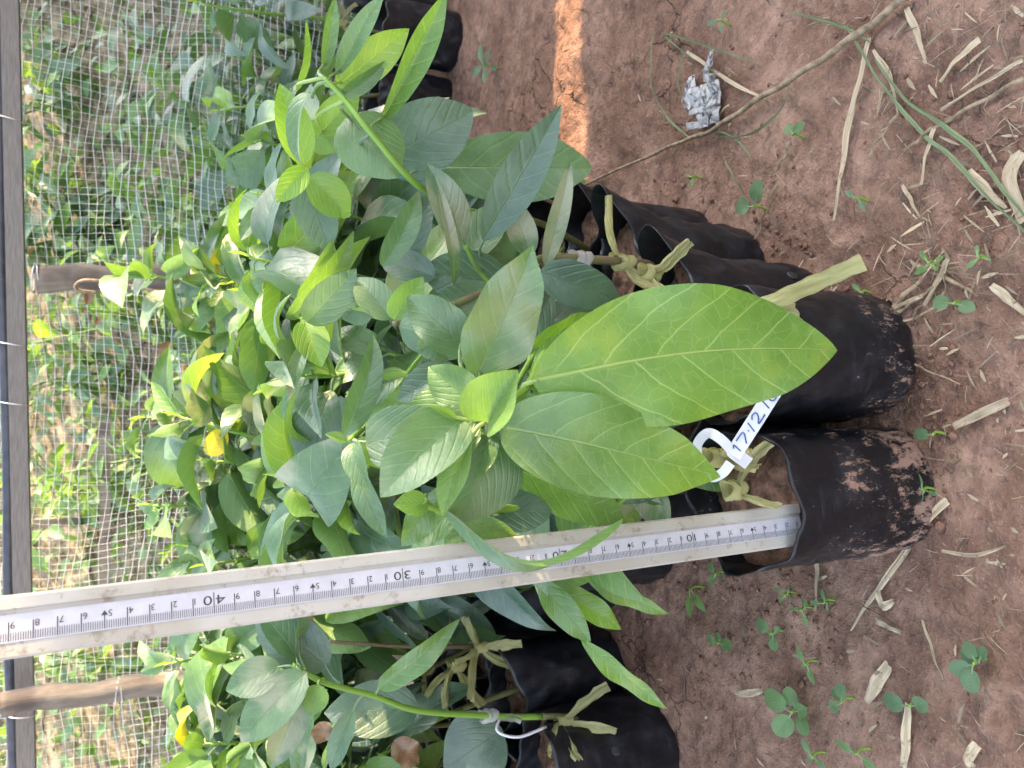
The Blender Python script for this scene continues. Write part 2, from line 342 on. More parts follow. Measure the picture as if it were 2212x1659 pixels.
def make_net():
    m = MB(); s = .0142; r2 = random.Random(5)
    xs = np.arange(-1.25, 1.25, s); zs = np.arange(.0, .90, s)
    def P(x, z):
        sag = .010 * math.sin(x * 7 + z * 3) + .05 * math.exp(-((x + .22) / .14) ** 2) * max(0, (.72 - z)) * .55
        return A(x + .006 * math.sin(z * 21 + x * 9), 1.645 + .012 * math.sin(x * 11) * math.cos(z * 9) + .005 * math.sin(z * 40 + x * 30), z - sag + .004 * math.sin(x * 33 + z * 50))
    for z in zs: m.tube([P(x, z) for x in np.arange(-1.25, 1.26, .05)], .00058 * r2.uniform(.8, 1.2), 4, cap=False)
    for x in xs: m.tube([P(x + r2.uniform(-.002, .002), z) for z in np.arange(0, .91, .05)], .00034, 3, cap=False)
    o = m.build('mesh_net', M['net']); tag(recentre(o), 'loose white square mesh net hanging from the rail behind the plants', 'net')
make_net()
def dry_scraps():
    for k, (x, y, s) in enumerate(((190, 655, .02), (178, 676, .012), (210, 684, .016), (350, 768, .026), (330, 640, .03))):
        m = MB(); c = atY(x, y, 1.585); leafm(m, c, c + A(R(-1, 1), -.1, R(-.6, .6)) * s * 1.6, s, A(R(-1, 1), -1, R(-1, 1)), bend=1.6, fold=.6, dry=1, wave=.3, nu=8, nv=4)
        o = recentre(m.build('dry_leaf', M['leaf'])); tag(o, ['large shrivelled brown leaf caught in the net beside the vine post', 'smallest brown dry leaf caught in the net', 'brown curled dry leaf caught low in the net', 'long dark dry leaf hanging in the net above the saplings', 'brown dead leaf hanging against the bamboo vine post'][k], 'dry leaf', 'dry leaves caught in the net')

# ------------------------------------------------------------------ leaves
def leafm(mb, B, T, W, nh, bend=.3, fold=.2, curl=0., wave=.0, twist=0., tipage=0., sway=0., age=.3, dry=0., stain=0., sh=(.62, .82), nu=14, nv=6, pet=None, petr=.0011, off=0.):
    B = np.asarray(B, float); T = np.asarray(T, float); L = np.linalg.norm(T - B); ax = (T - B) / L
    t = np.linspace(0, 1, nu + 1); ang = bend * (.5 - t) + .12 * bend * np.sin(t * 9 + off)
    c = np.concatenate([[0], np.cumsum(np.cos((ang[1:] + ang[:-1]) / 2))]) / nu; s_ = np.concatenate([[0], np.cumsum(np.sin((ang[1:] + ang[:-1]) / 2))]) / nu
    q = math.hypot(c[-1], s_[-1]); ca, sa = c[-1] / q, s_[-1] / q; c, s_ = (c * ca + s_ * sa) / q, (-c * sa + s_ * ca) / q; a0 = math.atan2(sa, ca)
    n = np.asarray(nh, float); n = n - ax * np.dot(n, ax); n = nrm(n) if np.linalg.norm(n) > 1e-6 else nrm(np.cross(ax, A(.3, .5, .8))); s = np.cross(ax, n)
    f = np.power(np.clip(t, 1e-4, 1), sh[0]) * np.power(np.clip(1 - t, 1e-4, 1), sh[1]); f /= f.max()
    f = f * (1 - .22 * np.clip((t - .78) / .22, 0, 1)); f[0] = .03; f[-1] = .01
    ph = off * 3.7; V = np.zeros((nu + 1, nv + 1, 3)); UV = np.zeros((nu + 1, nv + 1, 2)); vs = np.linspace(-1, 1, nv + 1)
    for i in range(nu + 1):
        a = ang[i] - a0; Nt = -math.sin(a) * ax + math.cos(a) * n; tw = twist * (t[i] - .25)
        S2 = math.cos(tw) * s + math.sin(tw) * Nt; N2 = -math.sin(tw) * s + math.cos(tw) * Nt; C = B + L * (c[i] * ax + s_[i] * n + sway * math.sin(math.pi * t[i]) * s)
        w = W / 2 * f[i]
        for j, v in enumerate(vs):
            l = w * v; fl = fold * (1 + .25 * math.sin(t[i] * 5 + ph))
            up = abs(l) * math.sin(fl) + curl * l * l / W + wave * W * .5 * math.sin(t[i] * 13 + ph + (1.9 if v > 0 else 0)) * v * v * f[i]
            V[i, j] = C + S2 * l * math.cos(fl) + N2 * up; UV[i, j] = (t[i], .5 + l / L)
    i = np.arange((nu + 1) * (nv + 1)).reshape(nu + 1, nv + 1)
    F = np.stack([i[:-1, :-1], i[:-1, 1:], i[1:, 1:], i[1:, :-1]], -1).reshape(-1, 4)
    mb.add(V, F, UV, (age, dry, stain))
    if tipage: mb.t[-1][:, 0] = np.clip(age + tipage * (UV[..., 0].ravel() - .5), 0, 1)
    if pet is not None:
        P0 = np.asarray(pet, float); d = B - P0; L2 = np.linalg.norm(d); mid = P0 + d * .5 + A(0, 0, .12 * L2)
        mb.tube(spline([P0, mid, B + ax * .004], 4), [petr * 1.25] * 4 + [petr] * 5, 5, tint=(age, dry, 0))
def rolln(B, T, roll, to=None):
    ax = nrm(np.asarray(T) - np.asarray(B)); n = TOCAM((np.asarray(B) + np.asarray(T)) / 2); n = nrm(n - ax * np.dot(n, ax)); r = math.radians(roll)
    return math.cos(r) * n + math.sin(r) * np.cross(ax, n)
def HL(root, b, t, wpx, roll=0, label=None, pet=None, **k):
    """one leaf of a near plant: b, t = (x, y, depth) of its base and tip in the photo; its own mesh under the plant"""
    B, T = at(*b), at(*t); W = wpx * (b[2] + t[2]) / 2 / FPX; k.setdefault('nu', 26); k.setdefault('nv', 10)
    m = MB(); leafm(m, B, T, W, rolln(B, T, roll), pet=None if pet is None else at(*pet), off=R(0, 6), **k)
    o = m.build('leaf', M['leaf'], root)
    if label: o['label'] = label
    return o
def ordinal(n): return ['first', 'second', 'third', 'fourth', 'fifth', 'sixth', 'seventh', 'eighth', 'ninth', 'tenth'][n]
def foliage(mb, st, n, size, lo=.3, apex=True, rr=None, nu=10, nv=6, droop=.62, agelo=.05):
    """n leaves in a spiral along the stem points st"""
    rr = rr or rnd; az0 = rr.uniform(0, 6.3)
    for k in range(n):
        u = lo + (1 - lo) * (k + .5) / n; q = u * (len(st) - 1); i = min(int(q), len(st) - 2); p = st[i] + (st[i + 1] - st[i]) * (q - i)
        az = az0 + k * 2.4 + rr.uniform(-.5, .5); el = -.35 + 1.15 * (u - lo) / (1 - lo) * u + rr.uniform(-.35, .35)
        d = A(math.cos(az) * math.cos(el), math.sin(az) * math.cos(el), math.sin(el))
        small = .55 if k >= n - 3 else 1.0; L = size * rr.uniform(.72, 1.2) * small; B = p + d * rr.uniform(.010, .024) * small
        ch = nrm(d + A(0, 0, -droop * rr.uniform(.2, 1.8))); T = B + ch * L
        nh = nrm(A(rr.gauss(0, .55), rr.gauss(0, .55) - .1, 1)) + .4 * d * (el > 0) * -1
        age = min(1, max(0, agelo + .45 * max(0, u - .6) / .4 * rr.uniform(.3, 1.3) + (rr.random() < .17) * rr.uniform(.3, .7)))
        x = rr.random(); st_ = 2.0 if x < .003 else (.8 if x < .22 else 0); dry = 0
        leafm(mb, B, T, L * rr.uniform(.38, .55), nh, bend=rr.uniform(.1, 1.8), fold=rr.uniform(.08, .85), curl=rr.uniform(-.35, .1), tipage=rr.uniform(-.1, .3), sway=rr.gauss(0, .035), wave=rr.uniform(0, .2), twist=rr.gauss(0, .5),
              age=age, dry=dry, stain=st_, sh=(rr.uniform(.48, .68), rr.uniform(.8, 1.15)), nu=nu, nv=nv, pet=p, off=rr.uniform(0, 6))
    if apex: leafm(mb, st[-1], st[-1] + nrm(st[-1] - st[-2]) * .022, .007, A(1, 0, 0), fold=.8, age=1, nu=5, nv=4)
def stem_part(root, pts, r0, r1, woody=.0, n=8):
    s = spline(pts, n); m = MB(); k = len(s)
    for a, b, wd in ((0, max(2, int(k * .28)), max(woody, .55)), (max(2, int(k * .28)) - 1, k, woody)):
        seg = s[a:b]; m.tube(seg, [r0 + (r1 - r0) * (a + i) / k for i in range(len(seg))], 8, tint=(0.55 if wd < .5 else .2, wd, 0))
    m.build('stem', M['stem'], root); return s
def tape_knot(root, c, dirs, w=.012, L=.045, seed=0, name='tie_tape', mat='tape'):
    """a raffia tie: a wrap round the stem and loose flattened ends"""
    r2 = random.Random(seed); m = MB(); c = np.asarray(c, float)
    for q in range(2):
        z = (q - .5) * .007
        pts = [c + A(.0065 * math.cos(a), .0065 * math.sin(a), z + .002 * math.sin(2 * a + q)) for a in np.linspace(0, 6.6, 16)]
        m.strip(pts, w * .8, A(.15, .1, 1), .4, ripple=.0008, seg=3)
    for d in dirs:
        d = nrm(A(*d)); l = L * r2.uniform(.6, 1.25); side = nrm(np.cross(d, A(r2.uniform(-1, 1), r2.uniform(-1, 1), r2.uniform(-1, 1))))
        pts = []; p = c + d * .006; dd = d
        for k in range(9): pts.append(p.copy()); dd = nrm(dd + A(r2.gauss(0, .13), r2.gauss(0, .13), -.07)); p = p + dd * l / 8
        m.strip(pts, [w * .72 * f * r2.uniform(.8, 1.15) for f in (.45, .7, .9, 1, 1.05, 1.1, 1.1, 1.05, 1)], side, 1.0, ripple=w * .14, seg=6)
    return m.build(name, M[mat], root)

# ------------------------------------------------------------------ grow bags
def bag_mesh(seed, pinch, dirt, H=.15, r=.051, soil=.027, a0=0.0, bx=2.25):
    r2 = random.Random(seed); ph = [r2.uniform(0, 6.3) for _ in range(6)]
    n = 108; zs = np.concatenate([[0, .003, .008, .014], np.linspace(.021, H - soil, 20), np.linspace(H - soil + .005, H, 7)])
    th_ = np.linspace(0, 2 * math.pi, n, endpoint=False); RN = {}
    def rn(th, z):
        if z not in RN: q = fbm(np.cos(th_) * 1.5 + z * 17 + seed, np.sin(th_) * 1.5 - z * 13, 1.3, 3, seed); q2 = fbm(np.cos(th_) * 3 - z * 30, np.sin(th_) * 3 + z * 44 + seed, 1.2, 2, seed + 3); RN[z] = .05 * (np.abs(q) * 2 - .45) + .026 * (np.abs(q2) * 2 - .4)
        return RN[z][int(round(th / (2 * math.pi) * n)) % n]
    def rad(th, z):
        b = .92 + .08 * min(1, z / .010) ** .5; up = max(0, (z - (H - soil - .03)) / (soil + .03))
        k = (abs(math.cos(th - .2)) ** bx + abs(math.sin(th - .2)) ** bx) ** (-1 / bx) + .05 * math.cos(2 * th + ph[0]) + .025 * math.cos(3 * th + ph[1]) + rn(th, z)
        cor = math.pow(abs(math.cos(th - a0)), 9) * .42 - .13 * abs(math.sin(th - a0)) ** 1.5
        return r * b * (k + pinch * up * up * cor + up * up * .03 * math.cos(5 * th + ph[5]))
    def zt(th, z):
        up = max(0, (z - (H - soil)) / soil); return z + up * (pinch * (.026 * math.pow(abs(math.cos(th - a0)), 7) - .006 * abs(math.sin(th - a0))) + .004 * math.sin(3 * th + ph[1]) + .002 * math.sin(9 * th))
    V = [(0, 0, .0)]; ths = np.linspace(0, 2 * math.pi, n, endpoint=False)
    for z in zs: V += [(rad(t, z) * math.cos(t), rad(t, z) * math.sin(t), zt(t, z)) for t in ths]
    for z in zs[::-1][:9]: V += [((rad(t, z) - .0012) * math.cos(t), (rad(t, z) - .0012) * math.sin(t), zt(t, z) - .0002) for t in ths]
    nr = len(zs) + 9; F = [(0, 1 + (k + 1) % n, 1 + k) for k in range(n)]
    F += [(1 + i * n + k, 1 + i * n + (k + 1) % n, 1 + (i + 1) * n + (k + 1) % n, 1 + (i + 1) * n + k) for i in range(nr - 1) for k in range(n)]
    m = MB(); m.add(V, F, None, (dirt, 0, 0))
    s = MB(); zl = H - soil + .003; SV = [(0, 0, zl)]; SF = [(0, 1 + k, 1 + (k + 1) % n) for k in range(n)]
    K = 14
    for j in range(1, K + 1):
        for t in ths:
            q = (rad(t, H - soil) - .0008) * j / K; x, y = q * math.cos(t), q * math.sin(t)
            SV.append((x, y, zl + .008 * float(fbm(np.array([x + seed]), np.array([y]), 55, 3, 3)[0]) + .003 * float(fbm(np.array([x]), np.array([y + seed]), 210, 2, 8)[0]) - .004 * (j / K) ** 4))
    SF += [(1 + (j - 1) * n + k, 1 + j * n + k, 1 + j * n + (k + 1) % n, 1 + (j - 1) * n + (k + 1) % n) for j in range(1, K) for k in range(n)]
    s.add(SV, SF); return m, s
def make_bag(x, y, seed, pinch, dirt, label, a0=0.0, group=None, sc=1.0, tilt=(0, 0), **k):
    t = thing('grow_bag', (0, 0, 0), label, 'grow bag', group); m, s = bag_mesh(seed, pinch, dirt, a0=a0, **k)
    m.build('bag_sleeve', M['bag'], t); s.build('soil_fill', M['potsoil'], t)
    t.location = (x, y, hz(x, y) - .003); t.scale = (sc,) * 3; t.rotation_euler = (tilt[0], tilt[1], 0); return t
def dup(root, loc, rz, label, group):
    r = root.copy(); col.objects.link(r); r.location = loc; r.rotation_euler = (R(-.03, .03), R(-.03, .03), rz); r['label'] = label; r['group'] = group; r.scale = (R(.93, 1.04), R(.93, 1.04), R(.92, 1.05))
    for ch in list(root.children):
        c = ch.copy(); col.objects.link(c); c.parent = r
    return r
GB = 'black polythene grow bags standing on the red soil'
make_bag(-.088, .448, 11, .08, .95, 'mud-smeared open grow bag with the measuring stick standing in it', a0=.12, group=GB, r=.055, bx=2.6)
make_bag(.022, .462, 12, .15, .62, 'grow bag tipped against its muddy neighbour, under the largest leaf', a0=.5, group=GB, r=.054, bx=2.8)
bag_c = make_bag(.060, .540, 13, 1.0, .05, 'clean grow bag with a small round hole in its wall, behind the yellow strip', a0=-.15, group=GB)
make_bag(.105, .607, 14, 1.1, .05, 'grow bag with a pointed folded rim, second from the far end of the edge', a0=-.2, group=GB)
make_bag(.135, .678, 15, 1.0, .0, 'grow bag with a drooping rim, farthest along the edge facing the sunlit strip', a0=-.1, group=GB)
make_bag(.148, .755, 16, .8, .0, 'grow bag half hidden under the large rounded green leaf', a0=0., group=GB)
bag_f = make_bag(-.425, .757, 17, .7, .12, 'large grow bag nearest the camera on the left of the corridor', a0=2.4, group=GB, r=.056)
make_bag(-.372, .855, 18, .8, .12, 'second grow bag along the left side of the corridor', a0=2.6, group=GB)
make_bag(-.352, .965, 19, .8, .05, 'third grow bag along the left side of the corridor', a0=2.2, group=GB)
make_bag(-.335, 1.075, 20, .6, .05, 'fourth grow bag along the left side of the corridor, half behind the measuring stick', a0=2.0, group=GB)
tr = make_bag(.66, 1.385, 21, .6, .1, 'grow bag at the far side of the path, near the leafy weed', a0=1.0, group=GB)
def hole(parent, c, n):
    m = MB(); a = nrm(np.cross(n, A(0, 0, 1))); b = np.cross(n, a); pts = [c + .0042 * (math.cos(q) * a + math.sin(q) * b) for q in np.linspace(0, 6.283, 13)]
    m.tube(pts, .0011, 5, tint=(1, 0, 0)); m.add([c + n * .0012 + .0036 * (math.cos(q) * a + math.sin(q) * b) for q in np.linspace(0, 6.283, 12, endpoint=False)], [tuple(range(12))]); m.build('vent_hole', M['ink'], parent)
def bag_hole(bag, px, py):
    from mathutils.bvhtree import BVHTree
    ch = [o for o in bag.children if o.name.startswith('bag_sleeve')][0]; L = bag.location; me = ch.data
    bv = BVHTree.FromPolygons([v.co + L for v in me.vertices], [tuple(p.vertices) for p in me.polygons]); h = bv.ray_cast(Vector(CAM), Vector(ray(px, py)))
    if h[0]:
        n = np.array(h[1]); n = n if np.dot(n, CAM - np.array(h[0])) > 0 else -n; hole(ch, np.array(h[0]) + n * .0008, n)
bag_hole(bag_c, 1710, 597); bag_hole(bag_f, 1330, 1622)

# ------------------------------------------------------------------ measuring stick
def glyph(ch, cache={}):
    if ch not in cache:
        cu = bpy.data.curves.new('glyph', 'FONT'); cu.body = ch; cu.size = 1.0; cu.resolution_u = 4
        ob = bpy.data.objects.new('glyph', cu); me = bpy.data.meshes.new_from_object(ob)
        cache[ch] = ([tuple(v.co) for v in me.vertices], [tuple(p.vertices) for p in me.polygons])
        bpy.data.objects.remove(ob); bpy.data.meshes.remove(me); bpy.data.curves.remove(cu)
    return cache[ch]
def make_stick():
    b0 = at(1690, 1137, .545); t0 = at(0, 1357, .3585); d = nrm(t0 - b0)
    s0 = 2.4                                                     # reading in cm at b0
    f = TOCAM((b0 + t0) / 2); f = nrm(f - d * np.dot(f, d)); up = np.cross(f, d)      # f: face normal, up: text up = world left
    O = b0 - d * s0 / 100
    t = thing('measuring_stick', O - d * .012, 'long dirty white plastic measuring stick standing upright in the muddy bag', 'ruler')
    W = .0292; P = lambda s, v, h=0: O + d * s / 100 + up * v + f * h    # v across: -W/2 (right edge) .. W/2
    prof = [(-W / 2, -.010), (-W / 2, -.001), (-W / 2 + .0012, 0), (-W / 2 + .0064, 0), (-W / 2 + .0072, -.0016), (W / 2 - .0012, -.0016), (W / 2, -.0026), (W / 2, -.010)]
    m = MB(); ss = np.linspace(.5, 62, 30); V = [P(s, v, h) for s in ss for v, h in prof]; n = len(prof)
    m.add(V, [(i * n + k, i * n + (k + 1) % n, (i + 1) * n + (k + 1) % n, (i + 1) * n + k) for i in range(len(ss) - 1) for k in range(n)] + [tuple(range(n))[::-1]])
    m.build('channel', M['plastic'], t, False)
    v0, v1 = -W / 2 + .0090, -W / 2 + .0218                      # tape band, ticks stand on v1
    m = MB(); V = [P(s, v, -.0013) for s in (.6, 61) for v in (v0, v1)]; m.add(V, [(0, 1, 3, 2)]); tb = m.build('tape_band', M['strip'], t, False)
    m = MB(); hh = -.00112
    def rect(sa, sb, va, vb): m.add([P(sa, va, hh), P(sb, va, hh), P(sb, vb, hh), P(sa, vb, hh)], [(0, 1, 2, 3)])
    for k in range(8, 600):
        s = k / 10; l = .0107 if k % 100 == 0 else .0066 if k % 50 == 0 else .0087 if k % 10 == 0 else .0040
        hwid = .023 if k % 10 == 0 else .0145; rect(s - hwid, s + hwid, v1 - .0006 - l, v1 - .0006)
        if k % 50 == 0 and k % 100: m.add([P(s - .16, v1 - .0070, hh), P(s + .16, v1 - .0070, hh), P(s, v1 - .0093, hh)], [(0, 1, 2)])
    m.build('scale_lines', M['ink'], tb, False)
    m = MB()
    def digit(ch, s, v, h, wx=1.0, right=False):
        V, F = glyph(ch); V = np.array(V); wd = V[:, 0].max() - V[:, 0].min(); k = h / .70
        x0 = -V[:, 0].min() * k * wx - (wd * k * wx if right else 0)
        m.add([P(s + (x0 + x * k * wx) * 100, v + y * k, hh) for x, y, z in V], F)
    for c in range(1, 60):
        if c % 10: digit(str(c % 10), c - (.07 if c % 5 else .17), v1 - .0093, .0031, 1.0, True)
        else: digit(str(c // 10), c - .09, v1 - .0097, .0046, 1.55, True); digit('0', c + .09, v1 - .0097, .0046, 1.45)
    m.build('numerals', M['ink'], tb, False)
make_stick()
# ------------------------------------------------------------------ near saplings, leaf by leaf
GS = 'young grafted saplings with broad green leaves'
def hero():
    t = thing('sapling', (.022, .47, .12), 'sapling with the largest leaf and a folded pale crown leaf', 'sapling', GS)
    stem_part(t, [A(.022, .475, .12), at(1440, 735, .54), at(1300, 700, .52), at(1195, 740, .495), at(1142, 832, .455), at(1092, 868, .44), at(1052, 906, .432)], .0036, .0021, .05)
    stem_part(t, [at(1300, 715, .53), at(1225, 720, .512), at(1160, 760, .50), at(1110, 840, .48)], .0028, .0016, .05)
    HL(t, (1150, 822, .447), (1808, 757, .485), 292, 4, 'largest leaf, yellow green with a net of pale veins', (1130, 838, .452), age=.93, tipage=-.25, sway=-.04, bend=.42, fold=.10, wave=.14, curl=-.12, sh=(.60, .80), nu=44, nv=18, petr=.0016)
    HL(t, (1078, 920, .435), (1556, 1030, .462), 210, -8, 'long pointed leaf, blue green turning yellow at its tip', (1050, 900, .435), age=.72, tipage=.55, bend=.5, fold=.12, wave=.12, sh=(.52, .86), nu=40, nv=16, petr=.0014)
    HL(t, (1030, 812, .450), (1152, 528, .432), 158, 12, 'wavy pale leaf with painted cream sun patches', (1068, 895, .44), age=.38, stain=.35, bend=.55, fold=.25, wave=.26, sh=(.62, .95), nu=36, nv=14)
    HL(t, (1055, 912, .428), (1120, 799, .410), 150, -20, 'small upright folded leaf at the crown', (1058, 908, .432), age=.72, bend=.35, fold=.75, curl=.5, sh=(.45, .7))
    HL(t, (1000, 904, .428), (822, 1074, .408), 158, 20, 'crown leaf with warm light painted cream on its tip', (1048, 905, .432), age=.42, stain=.45, bend=.55, fold=.32, sh=(.5, .8), nu=30, nv=12)
    HL(t, (1016, 946, .424), (956, 1116, .412), 78, 25, 'narrow folded leaf, half yellow and half blue green', (1050, 910, .432), age=.8, bend=.25, fold=.6)
    HL(t, (1072, 948, .452), (985, 1128, .446), 180, -30, None, (1055, 912, .436), age=.25, stain=.2, bend=.6, fold=.2, sh=(.5, .75))
    HL(t, (985, 905, .425), (930, 878, .418), 26, 20, None, (1040, 907, .432), age=1, bend=.4, fold=.6)
    HL(t, (1150, 838, .47), (1372, 905, .492), 108, 10, None, (1140, 834, .46), age=.8, bend=.4, fold=.2)
    HL(t, (1190, 832, .462), (1378, 906, .482), 60, 62, None, (1150, 830, .458), age=.7, bend=.5, fold=.3)
    HL(t, (1138, 758, .498), (1282, 678, .52), 74, 20, None, (1160, 830, .49), age=.95, bend=.9, fold=.35, wave=.2)
    HL(t, (1150, 830, .475), (1262, 700, .505), 72, -15, None, age=.8, bend=.5, fold=.25, wave=.2)
    HL(t, (1160, 850, .475), (1195, 912, .485), 66, -10, None, age=.55, bend=.4, fold=.2)
    for b, e, wp, ro, k in (((1032, 902, .446), (896, 988, .442), 124, 5, dict(age=.4, bend=.7, fold=.25)), ((1042, 886, .452), (926, 792, .456), 104, -8, dict(age=.6, bend=.6, fold=.3)), ((1058, 930, .45), (1006, 1042, .446), 92, 12, dict(age=.55, bend=.7, fold=.35)), ((1092, 888, .45), (1216, 908, .462), 92, -10, dict(age=.75, bend=.6, fold=.25)),
        ((1012, 762, .505), (880, 640, .505), 108, 8, dict(age=.3, bend=.8, fold=.3)), ((1120, 880, .465), (1182, 1002, .475), 92, 10, dict(age=.5, bend=.6, fold=.25)), ((1020, 690, .53), (900, 760, .53), 112, -12, dict(age=.45, bend=.8, fold=.3)), ((1010, 860, .47), (880, 930, .475), 120, 15, dict(age=.7, bend=.7, fold=.25))): HL(t, b, e, wp, ro, None, (1056, 900, .438), wave=.12, curl=-.15, **k)
    tape_knot(t, A(.022, .474, .15), [(.4, -1, -.1), (-1, -.6, .2), (-.6, -.8, .5)], .011, .03, 3)
hero()
def tagged():
    t = thing('sapling', (-.083, .46, .12), 'sapling wearing the white label, rooted in the mud-smeared bag', 'sapling', GS)
    stem_part(t, [A(-.083, .462, .12), at(1530, 1015, .535), at(1400, 1030, .52), at(1200, 1085, .495), at(1080, 1100, .478), at(975, 1108, .452), at(915, 1090, .44)], .0036, .002, .2)
    L = [((1035, 1108, .482), (1192, 1106, .486), 98, -12, dict(age=.05, bend=.5, fold=.15, sh=(.42, .6), label='rounded dark blue green leaf')),
         ((962, 1102, .442), (1346, 1120, .447), 104, 66, dict(age=.35, bend=1.75, fold=.30, twist=-.9, nu=40, nv=12, sh=(.6, .6), label='long drooping leaf that hangs across the front of the stick')),
         ((1110, 1010, .495), (1350, 1125, .505), 120, -12, dict(age=.75, bend=.5, fold=.15)),
         ((985, 1088, .462), (902, 1178, .452), 74, 12, dict(age=.55, bend=.5, fold=.25, wave=.15)),
         ((925, 1080, .445), (868, 1180, .438), 66, -20, dict(age=.45, bend=.9, fold=.3, wave=.2)),
         ((1000, 1120, .47), (1120, 1162, .475), 60, 20, dict(age=.7, bend=.5, fold=.2)),
         ((1060, 1080, .49), (960, 1175, .48), 92, -5, dict(age=.5, bend=.6, fold=.2)),
         ((925, 1090, .44), (850, 1090, .43), 60, 15, dict(age=.85, bend=.5, fold=.25)),
         ((1210, 1100, .51), (1300, 1005, .52), 90, 10, dict(age=.8, bend=.4, fold=.2)),
         ((1165, 1255, .525), (1276, 1386, .515), 64, 5, dict(age=.55, bend=.6, fold=.22, wave=.22, label='pale mint leaf hanging below the stick')),
         ((1170, 1258, .53), (1270, 1392, .53), 58, -25, dict(age=.7, bend=.5, fold=.2, wave=.25)),
         ((1198, 1268, .545), (1342, 1360, .54), 62, -12, dict(age=.95, bend=.45, fold=.3, wave=.25, label='yellow green wavy leaf hanging below the stick')),
         ((1255, 1378, .53), (1442, 1532, .53), 46, 25, dict(age=.9, bend=.35, fold=.35, wave=.3, label='long narrow leaf reaching down over the left bags')),
         ((1262, 1240, .56), (1445, 1326, .565), 44, 30, dict(age=.85, bend=.45, fold=.3, wave=.25)),
         ((1150, 1235, .54), (1300, 1232, .55), 70, 15, dict(age=.8, bend=.4, fold=.25))]
    for b, e, wp, ro, k in L:
        pet = None
        if b[1] > 1225: pet = (1150, 1245, .53)
        HL(t, b, e, wp, ro, k.pop('label', None), pet or (b[0] - 6, b[1] - 14, b[2]), **k)
    m = MB(); m.tube(spline([at(1400, 1030, .52), at(1300, 1120, .535), at(1210, 1200, .54), at(1150, 1245, .53)], 8), [.0019] * 25, 7, tint=(.8, .05, 0)); m.build('side_shoot', M['stem'], t)
    tape_knot(t, at(1545, 990, .535), [(-.3, -.6, -.3), (.5, -1, -.2), (-.5, .5, .2)], .012, .032, 4)
    tape_knot(t, at(1585, 1060, .53), [(-.35, -.8, -.35), (.6, -.2, -.3)], .010, .035, 8)
tagged()
